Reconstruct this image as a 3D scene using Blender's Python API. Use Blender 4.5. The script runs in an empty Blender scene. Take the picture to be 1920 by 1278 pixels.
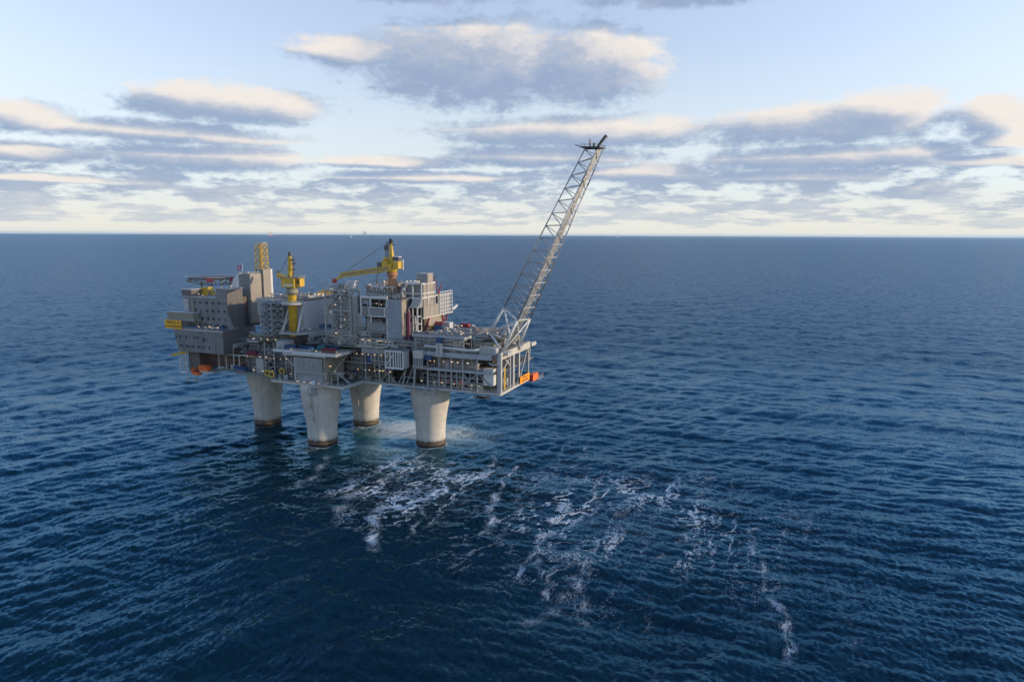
import bpy, math, random
import numpy as np
from mathutils import Vector, Matrix
C = bpy.context.scene
col = C.collection
rnd = random.Random(7)
R = math.radians

# ------------------------------------------------------------------ camera
CAM_H, PITCH, ROLL = 113.0, R(8.86), R(0.24)
fwd = Vector((0, math.cos(PITCH), -math.sin(PITCH)))
rgt = Vector((1, 0, 0)); upv = rgt.cross(fwd)
r2 = rgt * math.cos(ROLL) + upv * math.sin(ROLL)
u2 = upv * math.cos(ROLL) - rgt * math.sin(ROLL)
cam = bpy.data.cameras.new('camera'); cam.sensor_width = 36; cam.lens = 24.0
cam.clip_start = 1; cam.clip_end = 120000
camo = bpy.data.objects.new('camera', cam); col.objects.link(camo)
m = Matrix((r2, u2, -fwd)).transposed().to_4x4(); m.translation = (0, 0, CAM_H)
camo.matrix_world = m
C.camera = camo
C.view_settings.view_transform = 'Standard'; C.view_settings.look = 'None'
EXPO = 1.05
C.view_settings.exposure = EXPO; C.view_settings.gamma = 1.0
try:
    C.cycles.use_denoising = True
    C.cycles.max_bounces = 6; C.cycles.transparent_max_bounces = 4
    C.cycles.sample_clamp_indirect = 6
except Exception: pass

# ------------------------------------------------------------------ sun and sky
SUN_EL, SUN_AZ = R(13), R(-3)            # azimuth measured from +X (the photo's right) towards +Y
SUN_POWER, SKY_POWER = 2.0, 0.15
sd = Vector((math.cos(SUN_EL) * math.cos(SUN_AZ), math.cos(SUN_EL) * math.sin(SUN_AZ), math.sin(SUN_EL)))
sl = bpy.data.lights.new('sun', 'SUN'); sl.energy = SUN_POWER; sl.angle = R(1.5); sl.color = (1.0, 0.79, 0.56)
so = bpy.data.objects.new('sun', sl); col.objects.link(so)
so.rotation_euler = sd.to_track_quat('Z', 'Y').to_euler()
so.location = sd * 1000

class NT:
    """small helper to write node trees"""
    def __init__(s, tree): s.t = tree
    def n(s, typ, **kw):
        nd = s.t.nodes.new(typ)
        for k, v in kw.items(): setattr(nd, k, v)
        return nd
    def link(s, a, b): s.t.links.new(a, b)
    def put(s, sock, v):
        if isinstance(v, bpy.types.NodeSocket): s.link(v, sock)
        elif v is not None: sock.default_value = v
    def m(s, op, a, b=None, c=None, clamp=False):
        nd = s.n('ShaderNodeMath', operation=op); nd.use_clamp = clamp
        s.put(nd.inputs[0], a); s.put(nd.inputs[1], b)
        if c is not None: s.put(nd.inputs[2], c)
        return nd.outputs[0]
    def ss(s, x, a, b, lo=0.0, hi=1.0):
        nd = s.n('ShaderNodeMapRange', interpolation_type='SMOOTHSTEP')
        for i, v in enumerate((x, a, b, lo, hi)): s.put(nd.inputs[i], v)
        return nd.outputs[0]
    def lin(s, x, a, b, lo=0.0, hi=1.0):
        nd = s.n('ShaderNodeMapRange'); nd.clamp = True
        for i, v in enumerate((x, a, b, lo, hi)): s.put(nd.inputs[i], v)
        return nd.outputs[0]
    def mix(s, f, a, b, blend='MIX'):
        nd = s.n('ShaderNodeMix', data_type='RGBA', blend_type=blend)
        s.put(nd.inputs[0], f); s.put(nd.inputs[6], a); s.put(nd.inputs[7], b)
        return nd.outputs[2]
    def xyz(s, x, y, z):
        nd = s.n('ShaderNodeCombineXYZ')
        s.put(nd.inputs[0], x); s.put(nd.inputs[1], y); s.put(nd.inputs[2], z)
        return nd.outputs[0]
    def noise(s, vec, scale, detail=4, rough=0.55, dist=0.0, color=False):
        nd = s.n('ShaderNodeTexNoise')
        s.put(nd.inputs['Vector'], vec)
        nd.inputs['Scale'].default_value = scale; nd.inputs['Detail'].default_value = detail
        nd.inputs['Roughness'].default_value = rough; nd.inputs['Distortion'].default_value = dist
        return nd.outputs['Color' if color else 'Fac']
def rgb(r, g, b): return (r, g, b, 1.0)
def srgb(r, g, b):
    f = lambda c: (c / 255 / 12.92) if c / 255 <= 0.04045 else ((c / 255 + 0.055) / 1.055) ** 2.4
    return (f(r), f(g), f(b), 1.0)

# the big clouds: azimuth, elevation, half width, half height (degrees)
def cl(px, py, hw, hh):
    d = (fwd + r2 * ((px - 960) / 1280) - u2 * ((py - 639) / 1280)).normalized()
    k = 22.3 * (1 + ((px - 960) / 1280) ** 2)
    return (math.degrees(math.atan2(d.x, d.y)), math.degrees(math.asin(d.z)), hw / k, hh / 23.5)
CLOUDS = [cl(*c) for c in [
    (905, 130, 220, 90), (1110, 130, 125, 84), (665, 100, 115, 32),
    (430, 200, 190, 40), (360, 182, 95, 28), (40, 222, 125, 30), (330, 252, 215, 24), (360, 297, 222, 29), (50, 287, 105, 20),
    (1090, 252, 255, 36), (1545, 238, 230, 44), (1660, 205, 110, 34), (1870, 222, 80, 40), (1560, 297, 270, 28), (1010, 295, 190, 26),
    (1500, 332, 180, 16), (1890, 264, 75, 16), (740, 306, 140, 15), (790, 334, 170, 15), (1200, 326, 180, 20), (1830, 302, 120, 13),
    (760, -34, 260, 40), (1330, -30, 250, 40), (100, 335, 150, 9)]]

world = bpy.data.worlds.new('World'); C.world = world; world.use_nodes = True
wt = world.node_tree; wt.nodes.clear()
grp = bpy.data.node_groups.new('cloud_density', 'ShaderNodeTree')
grp.interface.new_socket('az', in_out='INPUT', socket_type='NodeSocketFloat')
grp.interface.new_socket('el', in_out='INPUT', socket_type='NodeSocketFloat')
grp.interface.new_socket('density', in_out='OUTPUT', socket_type='NodeSocketFloat')
grp.interface.new_socket('shape', in_out='OUTPUT', socket_type='NodeSocketFloat')
g = NT(grp); gi = g.n('NodeGroupInput'); go = g.n('NodeGroupOutput')
AZ, EL = gi.outputs[0], gi.outputs[1]
elp = g.m('MAXIMUM', EL, 0.05)
# flat cloud layer seen in perspective: compress vertically towards the horizon
yl = g.m('MULTIPLY', g.m('LOGARITHM', g.m('ADD', elp, 1.6), 2.718), 26.0)
P = g.xyz(g.m('MULTIPLY', AZ, 1.5), yl, 0.0)
n1 = g.noise(P, 0.16, 6, 0.62)
P2 = g.xyz(g.m('MULTIPLY', AZ, 0.70), g.m('MULTIPLY', EL, 1.35), 3.7)
n2 = g.noise(P2, 0.55, 7, 0.62, 0.25)
n2c = g.m('SUBTRACT', n2, 0.5)
best = None
for (a, e, wa, we) in CLOUDS:
    dx = g.m('DIVIDE', g.m('SUBTRACT', AZ, a), wa * 1.12)
    dy = g.m('DIVIDE', g.m('SUBTRACT', EL, e), we * 1.12)
    dyy = g.m('MULTIPLY', dy, g.m('ADD', 1.1, g.m('MULTIPLY', g.m('LESS_THAN', dy, 0.0), 0.25)))
    q = g.m('SUBTRACT', 1.0, g.m('ADD', g.m('MULTIPLY', dx, dx), g.m('MULTIPLY', dyy, dyy)))
    best = q if best is None else g.m('MAXIMUM', best, q)
best = g.m('MAXIMUM', best, -1.0); g.link(best, go.inputs[1])
n3 = g.m('SUBTRACT', g.noise(P2, 1.9, 5, 0.65), 0.5)
dbig = g.m('ADD', g.m('MULTIPLY', n3, 0.9), g.m('ADD', g.m('MULTIPLY', best, 0.95), g.m('ADD', g.m('MULTIPLY', n2c, 2.1), 0.08)))
# streaky bank low over the horizon, scattered clouds high above the frame
low = g.m('MULTIPLY', g.ss(EL, 7.0, 4.2), g.ss(EL, 0.0, 0.9))
dlow = g.m('ADD', g.m('MULTIPLY', g.m('SUBTRACT', n1, 0.455), 6.5), g.m('MULTIPLY', g.m('SUBTRACT', low, 1.0), 3.0))
hi = g.m('MULTIPLY', g.ss(EL, 24.0, 34.0), g.ss(AZ, 15.0, 45.0, 0.0, 0.85))
aside = g.ss(g.m('ABSOLUTE', AZ), 42.0, 60.0)
dhi = g.m('ADD', g.m('MULTIPLY', g.m('SUBTRACT', g.noise(P2, 0.12, 6, 0.6), 0.56), 6.0),
          g.m('MULTIPLY', g.m('SUBTRACT', g.m('MAXIMUM', hi, g.m('MULTIPLY', aside, 0.85)), 1.0), 4.0))
den = g.m('MAXIMUM', g.m('MAXIMUM', dbig, dlow), dhi)
g.link(den, go.inputs[0])

w = NT(wt)
tc = w.n('ShaderNodeTexCoord'); sep = w.n('ShaderNodeSeparateXYZ'); w.link(tc.outputs['Generated'], sep.inputs[0])
DX, DY, DZ = sep.outputs
az = w.m('MULTIPLY', w.m('ARCTAN2', DX, DY), 57.2958)
el = w.m('MULTIPLY', w.m('ARCSINE', DZ), 57.2958)
def dens(a, e):
    nd = w.n('ShaderNodeGroup'); nd.node_tree = grp
    w.put(nd.inputs[0], a); w.put(nd.inputs[1], e); return nd.outputs[0], nd.outputs[1]
d0, b0 = dens(az, el)
d1, b1 = dens(w.m('ADD', az, 2.2), w.m('ADD', el, w.lin(el, 1.0, 12.0, 0.3, 1.5)))
cover = w.ss(d0, -0.22, 0.72)
lit = w.ss(w.m('ADD', w.m('MULTIPLY', w.m('SUBTRACT', d0, d1), 0.45), w.m('MULTIPLY', w.m('SUBTRACT', b0, b1), 0.75)), -0.25, 1.5)
puff = w.m('SUBTRACT', w.noise(w.xyz(w.m('MULTIPLY', az, 0.30), w.m('MULTIPLY', el, 0.55), 9.0), 1.0, 6, 0.62), 0.5)
lit = w.m('ADD', lit, w.m('MULTIPLY', puff, 0.55), clamp=True)
core = w.ss(d0, 0.2, 1.3)
lit = w.m('MULTIPLY', lit, w.m('SUBTRACT', 1.0, w.m('MULTIPLY', core, 0.12)))
sky = w.n('ShaderNodeTexSky', sky_type='NISHITA'); sky.sun_disc = False
sky.sun_elevation = SUN_EL; sky.sun_rotation = math.pi / 2 - SUN_AZ
sky.altitude = 100; sky.air_density = 1.0; sky.dust_density = 0.3; sky.ozone_density = 1.2
hs = w.n('ShaderNodeHueSaturation'); w.link(w.lin(el, 18.0, 30.0, 0.70, 1.25), hs.inputs['Saturation']); w.link(w.m('ADD', w.lin(el, 1.0, 20.0, 0.58, 0.86), w.ss(el, 20.0, 42.0, 0.0, 0.2)), hs.inputs['Value'])
w.link(sky.outputs[0], hs.inputs['Color'])
skyc = w.mix(1.0, hs.outputs[0], rgb(1.0, 0.98, 1.07), 'MULTIPLY')
CS = 1.0 / SKY_POWER / 2 ** EXPO
dark = tuple(c * CS for c in srgb(152, 172, 202)[:3]) + (1,)
mid = tuple(c * CS for c in srgb(196, 201, 214)[:3]) + (1,)
warm = tuple(c * CS for c in srgb(245, 236, 228)[:3]) + (1,)
cc = w.mix(w.lin(lit, 0.0, 0.5), dark, mid); cc = w.mix(w.lin(lit, 0.4, 0.92), cc, warm)
skyc = w.mix(w.ss(el, 16.0, 0.5, 0.0, 0.9), skyc, tuple(c * CS for c in srgb(228, 238, 243)[:3]) + (1,))
skyc = w.mix(w.ss(el, 4.5, 0.3, 0.0, 0.8), skyc, tuple(c * CS for c in srgb(240, 236, 222)[:3]) + (1,))
hz = w.ss(el, 5.5, 0.3)
cream = tuple(c * CS for c in srgb(226, 229, 222)[:3]) + (1,)
cc = w.mix(w.m('MULTIPLY', hz, 0.4), cc, cream)
cc = w.mix(w.m('MAXIMUM', w.ss(el, 18.0, 27.0, 0.0, 0.85), w.ss(w.m('ABSOLUTE', az), 42.0, 58.0, 0.0, 0.85)), cc, tuple(c * CS for c in srgb(186, 200, 222)[:3]) + (1,))
op = w.m('MULTIPLY', cover, w.lin(el, 0.0, 3.0, 0.6, 0.95))
fin = w.mix(op, skyc, cc)
bg = w.n('ShaderNodeBackground'); bg.inputs['Strength'].default_value = SKY_POWER
w.link(fin, bg.inputs['Color'])
wo = w.n('ShaderNodeOutputWorld'); w.link(bg.outputs[0], wo.inputs['Surface'])

# ------------------------------------------------------------------ platform frame: u along the deck, v away from the viewer
TH = R(-21.4); MID = Vector((-93.4, 369.5, 0))
UX = Vector((math.cos(TH), math.sin(TH), 0)); VX = Vector((-math.sin(TH), math.cos(TH), 0))
def W(u, v, z): return MID + UX * u + VX * v + Vector((0, 0, z))

# ------------------------------------------------------------------ materials
MATS = {}
def newmat(name):
    mt = bpy.data.materials.new(name); mt.use_nodes = True
    t = NT(mt.node_tree); b = mt.node_tree.nodes['Principled BSDF']
    MATS[name] = mt
    return mt, t, b
def paint(name, c, rough=0.55, var=0.22, metal=0.0, rust=0.12):
    mt, t, b = newmat(name)
    co = t.n('ShaderNodeTexCoord').outputs['Object']
    n = t.noise(co, 0.45, 5, 0.65)
    mp = t.n('ShaderNodeMapping'); mp.inputs['Scale'].default_value = (1.3, 1.3, 0.12); t.link(co, mp.inputs[0])
    st = t.noise(mp.outputs[0], 1.0, 4, 0.6)
    a = t.mix(t.lin(n, 0.3, 0.7), rgb(*[x * (1 - var) for x in c]), rgb(*[min(1, x * (1 + var * 0.5)) for x in c]))
    a = t.mix(t.m('MULTIPLY', t.ss(st, 0.52, 0.75), rust * 3), a, rgb(c[0] * .45 + .03, c[1] * .36 + .015, c[2] * .3 + .01))
    t.link(a, b.inputs['Base Color'])
    b.inputs['Roughness'].default_value = rough; b.inputs['Metallic'].default_value = metal
    return mt
def clad(name, c, bw=3.0, bh=3.2, var=0.1, ribs=True, horiz=False, rough=0.5):
    mt, t, b = newmat(name)
    co = t.n('ShaderNodeTexCoord').outputs['Object']; s = t.n('ShaderNodeSeparateXYZ'); t.link(co, s.inputs[0])
    h = t.m('ADD', s.outputs[0], s.outputs[1])
    bk = t.n('ShaderNodeTexBrick'); bk.offset = 0.0
    t.link(t.xyz(h, s.outputs[2], 0.0), bk.inputs['Vector'])
    bk.inputs['Color1'].default_value = rgb(*[x * (1 - var) for x in c]); bk.inputs['Color2'].default_value = rgb(*[min(1, x * (1 + var)) for x in c])
    bk.inputs['Mortar'].default_value = rgb(*[x * 0.45 for x in c]); bk.inputs['Scale'].default_value = 1.0
    bk.inputs['Mortar Size'].default_value = 0.045; bk.inputs['Brick Width'].default_value = bw; bk.inputs['Row Height'].default_value = bh
    n = t.noise(co, 0.3, 5, 0.65)
    a = t.mix(t.lin(n, 0.25, 0.75, 0.0, 0.55), bk.outputs['Color'], rgb(*[x * 0.6 for x in c]))
    mp = t.n('ShaderNodeMapping'); mp.inputs['Scale'].default_value = (1.1, 1.1, 0.07); t.link(co, mp.inputs[0])
    a = t.mix(t.m('MULTIPLY', t.ss(t.noise(mp.outputs[0], 1.0, 5, 0.65), 0.5, 0.72), 0.5), a, rgb(c[0] * .55 + .01, c[1] * .48 + .004, c[2] * .42))
    t.link(a, b.inputs['Base Color'])
    if ribs:
        bp = t.n('ShaderNodeBump'); bp.inputs['Strength'].default_value = 0.6; bp.inputs['Distance'].default_value = 0.12
        k = t.m('SINE', t.m('MULTIPLY', s.outputs[2] if horiz else h, 9.0))
        t.link(k, bp.inputs['Height']); t.link(bp.outputs[0], b.inputs['Normal'])
    b.inputs['Roughness'].default_value = rough
    return mt
def plain(name, c, rough=0.5, metal=0.0, emit=None, es=0.0):
    mt, t, b = newmat(name)
    b.inputs['Base Color'].default_value = rgb(*c); b.inputs['Roughness'].default_value = rough; b.inputs['Metallic'].default_value = metal
    if emit: b.inputs['Emission Color'].default_value = rgb(*emit); b.inputs['Emission Strength'].default_value = es
    return mt
paint('white_steel', (0.39, 0.39, 0.38)); paint('grey_steel', (0.28, 0.285, 0.285)); paint('blue_grey_steel', (0.33, 0.355, 0.375))
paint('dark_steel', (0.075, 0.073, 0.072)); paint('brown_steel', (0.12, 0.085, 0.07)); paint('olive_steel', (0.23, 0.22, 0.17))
paint('cream_steel', (0.48, 0.45, 0.39)); paint('galvanised', (0.31, 0.315, 0.32), 0.4, 0.15, 0.3, 0.05)
paint('yellow_paint', (0.56, 0.35, 0.03), 0.5, 0.28, 0, 0.16); paint('orange_paint', (0.75, 0.16, 0.03), 0.5, 0.15, 0, 0.1)
paint('red_paint', (0.34, 0.035, 0.04)); paint('maroon_paint', (0.15, 0.02, 0.035)); paint('blue_paint', (0.025, 0.075, 0.18))
paint('teal_paint', (0.02, 0.14, 0.19)); paint('green_paint', (0.03, 0.14, 0.06)); paint('rust_paint', (0.36, 0.18, 0.09), 0.7, 0.3, 0, 0.2)
paint('purple_paint', (0.20, 0.05, 0.10)); paint('white_paint', (0.55, 0.55, 0.54), 0.5, 0.12, 0, 0.08); paint('pink_deck', (0.36, 0.27, 0.24))
paint('deck_plate', (0.16, 0.15, 0.13), 0.8, 0.35, 0, 0.2); paint('green_deck', (0.13, 0.16, 0.14), 0.8, 0.3, 0, 0.15)
paint('beige_pipe', (0.37, 0.34, 0.28)); paint('net_red', (0.42, 0.03, 0.05))
clad('grey_cladding', (0.215, 0.22, 0.225)); clad('brown_cladding', (0.135, 0.122, 0.118), 4.0, 6.0, 0.06); clad('lilac_cladding', (0.50, 0.485, 0.50), 7.0, 9.0, 0.05)  # brown darkened to carry the weak grazing light on the quarters end wall
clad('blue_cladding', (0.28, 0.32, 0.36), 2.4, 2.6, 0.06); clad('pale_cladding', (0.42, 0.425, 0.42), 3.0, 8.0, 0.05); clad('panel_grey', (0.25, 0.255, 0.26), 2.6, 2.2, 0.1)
clad('beige_cladding', (0.33, 0.29, 0.24), 2.5, 5.0, 0.1); clad('louvre', (0.32, 0.34, 0.35), 3.2, 1.6, 0.1, True, True)  # beige carries the sunlight on right-hand faces of the grey blocks
clad('dark_louvre', (0.10, 0.095, 0.095), 4.0, 1.0, 0.2, True, True); clad('brick_brown', (0.135, 0.10, 0.085), 5.0, 3.5, 0.12)
plain('window_glass', (0.015, 0.02, 0.03), 0.12); plain('black_rubber', (0.012, 0.012, 0.014), 0.6); plain('sign_yellow', (0.85, 0.40, 0.008), 0.5)
plain('sign_orange', (0.88, 0.30, 0.008), 0.5); plain('lettering', (0.02, 0.02, 0.02), 0.6); plain('letter_white', (0.75, 0.75, 0.72), 0.6)
plain('lamp_glow', (0.9, 0.75, 0.5), 0.4, 0, (1.0, 0.62, 0.26), 0.7); plain('flag_red', (0.5, 0.02, 0.03)); plain('flag_blue', (0.01, 0.03, 0.2)); plain('flag_white', (0.8, 0.8, 0.8))
# concrete of the legs
mt, t, b = newmat('concrete')
co = t.n('ShaderNodeTexCoord').outputs['Object']; s = t.n('ShaderNodeSeparateXYZ'); t.link(co, s.inputs[0])
n = t.noise(co, 0.22, 6, 0.65)
mp = t.n('ShaderNodeMapping'); mp.inputs['Scale'].default_value = (0.9, 0.9, 0.035); t.link(co, mp.inputs[0])
st = t.noise(mp.outputs[0], 0.8, 5, 0.6)
a = t.mix(t.lin(n, 0.3, 0.7), rgb(0.44, 0.415, 0.365), rgb(0.56, 0.53, 0.47))
a = t.mix(t.m('MULTIPLY', t.ss(st, 0.47, 0.72), 0.38), a, rgb(0.27, 0.24, 0.19))
jn = t.m('LESS_THAN', t.m('FRACT', t.m('MULTIPLY', s.outputs[2], 0.2)), 0.025)
a = t.mix(t.m('MULTIPLY', jn, 0.25), a, rgb(0.2, 0.19, 0.17))
sp = t.noise(co, 0.5, 3, 0.5)
a = t.mix(t.m('MULTIPLY', t.ss(sp, 0.70, 0.75), 0.7), a, rgb(0.12, 0.09, 0.07))
low = t.m('ADD', s.outputs[2], t.m('MULTIPLY', t.noise(co, 1.1, 5, 0.7), -5.5))
a = t.mix(t.m('MULTIPLY', t.ss(low, 1.3, 0.0), 0.85), a, rgb(0.07, 0.05, 0.035))
t.link(a, b.inputs['Base Color']); b.inputs['Roughness'].default_value = 0.85
mt, t, b = newmat('marine_growth')
co = t.n('ShaderNodeTexCoord').outputs['Object']; s = t.n('ShaderNodeSeparateXYZ'); t.link(co, s.inputs[0])
n = t.noise(co, 1.2, 6, 0.7)
a = t.mix(t.lin(n, 0.3, 0.7), rgb(0.045, 0.03, 0.018), rgb(0.15, 0.10, 0.05))
a = t.mix(t.ss(t.m('ADD', s.outputs[2], n), 1.9, 1.2), a, rgb(0.008, 0.008, 0.009))
t.link(a, b.inputs['Base Color']); b.inputs['Roughness'].default_value = 0.6

# ------------------------------------------------------------------ mesh builder
BASE = {}
class MB:
    def __init__(s): s.v = []; s.f = []; s.smooth = []; s.runs = []
    def hexa(s, p):
        i = len(s.v); s.v += [tuple(q) for q in p]
        s.f += [(i, i+3, i+2, i+1), (i+4, i+5, i+6, i+7), (i, i+1, i+5, i+4), (i+1, i+2, i+6, i+5), (i+2, i+3, i+7, i+6), (i+3, i, i+4, i+7)]
        s.smooth += [False] * 6; return s
    def box(s, u0, u1, v0, v1, z0, z1):
        return s.hexa([(u0, v0, z0), (u1, v0, z0), (u1, v1, z0), (u0, v1, z0), (u0, v0, z1), (u1, v0, z1), (u1, v1, z1), (u0, v1, z1)])
    def bar(s, p, q, w=0.3, h=None):
        p, q = Vector(p), Vector(q); h = h or w; d = q - p
        if d.length < 1e-6: return s
        d.normalize(); x = d.cross(Vector((0, 0, 1)))
        x = Vector((1, 0, 0)) if x.length < 1e-3 else x.normalized(); y = x.cross(d)
        x = x * (w / 2); y = y * (h / 2)
        return s.hexa([p - x - y, p + x - y, p + x + y, p - x + y, q - x - y, q + x - y, q + x + y, q - x + y])
    def rings(s, rings, n, caps=True):
        i = len(s.v)
        for r in rings: s.v += [tuple(q) for q in r]
        for k in range(len(rings) - 1):
            for j in range(n):
                a, b_ = i + k * n + j, i + k * n + (j + 1) % n
                s.f.append((a, b_, b_ + n, a + n)); s.smooth.append(True)
        if caps:
            s.f.append(tuple(i + j for j in reversed(range(n)))); s.f.append(tuple(i + (len(rings) - 1) * n + j for j in range(n))); s.smooth += [False] * 2
        return s
    def tube(s, pts, r, n=8):
        pts = [Vector(p) for p in pts]; out = []
        for k, p in enumerate(pts):
            d = (pts[min(k + 1, len(pts) - 1)] - pts[max(k - 1, 0)]).normalized()
            x = d.cross(Vector((0.137, 0.21, 1)));  x = x.normalized(); y = d.cross(x)
            rr = r[k] if isinstance(r, (list, tuple)) else r
            out.append([p + (x * math.cos(2 * math.pi * j / n) + y * math.sin(2 * math.pi * j / n)) * rr for j in range(n)])
        return s.rings(out, n)
    def lathe(s, c, prof, n=24):
        return s.rings([[(c[0] + r * math.cos(2 * math.pi * j / n), c[1] + r * math.sin(2 * math.pi * j / n), z) for j in range(n)] for (r, z) in prof], n)
    def prism(s, poly, z0, z1):
        n = len(poly)
        s.rings([[(x, y, z0) for x, y in poly], [(x, y, z1) for x, y in poly]], n)
        for k in range(n + 2): s.smooth[-1 - k] = False
        return s
    def rail(s, pts, h=1.1, step=2.0, w=0.1):
        s.runs.append((len(s.v), len(s.f)))
        for a, b_ in zip(pts, pts[1:]):
            a, b_ = Vector(a), Vector(b_); L = (b_ - a).length; n = max(1, int(L / step))
            for hh in (h, h * 0.5): s.bar(a + Vector((0, 0, hh)), b_ + Vector((0, 0, hh)), w)
            for k in range(n + 1):
                p = a + (b_ - a) * (k / n); s.bar(p, p + Vector((0, 0, h)), w)
        return s
    def lattice(s, A, B, n, rc=0.3, rb=0.18, horiz=True, z='x'):
        """A and B: lists of corner points at both ends of a truss; n bays"""
        A = [Vector(a) for a in A]; B = [Vector(b_) for b_ in B]; m_ = len(A)
        for a, b_ in zip(A, B): s.bar(a, b_, rc)
        for k in range(n + 1):
            P_ = [a + (b_ - a) * (k / n) for a, b_ in zip(A, B)]
            if horiz:
                for j in range(m_): s.bar(P_[j], P_[(j + 1) % m_], rb)
            if k < n:
                Q = [a + (b_ - a) * ((k + 1) / n) for a, b_ in zip(A, B)]
                for j in range(m_):
                    jj = (j + 1) % m_
                    if z == 'x': s.bar(P_[j], Q[jj], rb); s.bar(P_[jj], Q[j], rb)
                    elif (k + j) % 2: s.bar(P_[j], Q[jj], rb)
                    else: s.bar(P_[jj], Q[j], rb)
        return s
    def build(s, name, mat, parent=None, loc=None):
        if name == 'railing' and len(s.runs) > 1 and s.runs[0] == (0, 0):      # every run of railing is a part of its own
            ends = s.runs[1:] + [(len(s.v), len(s.f))]
            for (v0, f0), (v1, f1_) in zip(s.runs, ends):
                q = MB(); q.v = s.v[v0:v1]; q.f = [tuple(i - v0 for i in f) for f in s.f[f0:f1_]]; q.smooth = s.smooth[f0:f1_]; o = q.build(name, mat, parent, loc)
            return o
        base = BASE.get(parent, (0, 0, 0)) if parent is not None else (loc or (0, 0, 0))
        me = bpy.data.meshes.new(name)
        me.from_pydata([(x - base[0], y - base[1], z - base[2]) for x, y, z in s.v], [], s.f)
        me.polygons.foreach_set('use_smooth', s.smooth)
        if isinstance(mat, str): mat = MATS[mat]
        me.materials.append(mat)
        o = bpy.data.objects.new(name, me); col.objects.link(o)
        if parent is not None: o.parent = parent; BASE[o] = base
        return o
def thing(name, label, cat, base, group=None):
    o = bpy.data.objects.new(name, None); col.objects.link(o); o.empty_display_size = 1
    o.location = W(*base); o.rotation_euler = (0, 0, TH)
    o['label'] = label; o['category'] = cat
    if group: o['group'] = group
    BASE[o] = base
    return o
def solo(mb, name, mat, label, cat, base, group=None):
    o = mb.build(name, mat, None, base); o.location = W(*base); o.rotation_euler = (0, 0, TH)
    o['label'] = label; o['category'] = cat
    if group: o['group'] = group
    return o
def copy_tree(o, parent=None):
    c = o.copy(); col.objects.link(c)
    if parent: c.parent = parent
    for ch in list(o.children): copy_tree(ch, c)
    return c
def text(body, size, mat, parent, p, rot, sx=1.0, name='lettering'):
    cu = bpy.data.curves.new(name, 'FONT'); cu.body = body; cu.size = size; cu.align_x = 'CENTER'; cu.align_y = 'CENTER'; cu.extrude = 0.015; cu.offset = 0.03 * size
    tmp = bpy.data.objects.new('tmp', cu); col.objects.link(tmp)
    me = bpy.data.meshes.new_from_object(tmp.evaluated_get(bpy.context.evaluated_depsgraph_get()))
    bpy.data.objects.remove(tmp); me.materials.clear(); me.materials.append(MATS[mat])
    o = bpy.data.objects.new(name, me); col.objects.link(o); o.parent = parent
    b_ = BASE[parent]; o.location = (p[0] - b_[0], p[1] - b_[1], p[2] - b_[2]); o.rotation_euler = rot; o.scale = (sx, 1, 1)
    return o
def pipes(parent, u0, u1, v0, v1, z0, z1, n, seed, mats=('galvanised', 'beige_pipe', 'grey_steel', 'white_steel'), rmax=0.42):
    """runs of process piping with elbows inside one bay"""
    q = random.Random(seed)
    for k in range(n):
        r = q.uniform(0.13, rmax); v = q.uniform(v0, v1); kind = q.random()
        a, b_ = sorted((q.uniform(u0, u1), q.uniform(u0, u1))); za, zb = q.uniform(z0, z1), q.uniform(z0, z1)
        b_ = max(b_, a + 1.2)
        if kind < 0.35: pts = [(a, v, za), (b_, v, za)]
        elif kind < 0.6: pts = [(a, v, z0), (a, v, z1)]
        else:
            c = 0.4; sg = 1 if zb > za else -1
            pts = [(a, v, za), (b_ - c, v, za), (b_ - c * .3, v, za + sg * c * .3), (b_, v, za + sg * c), (b_, v, zb)]
        MB().tube(pts, r, 7).build('pipe', q.choice(mats), parent)
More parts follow.
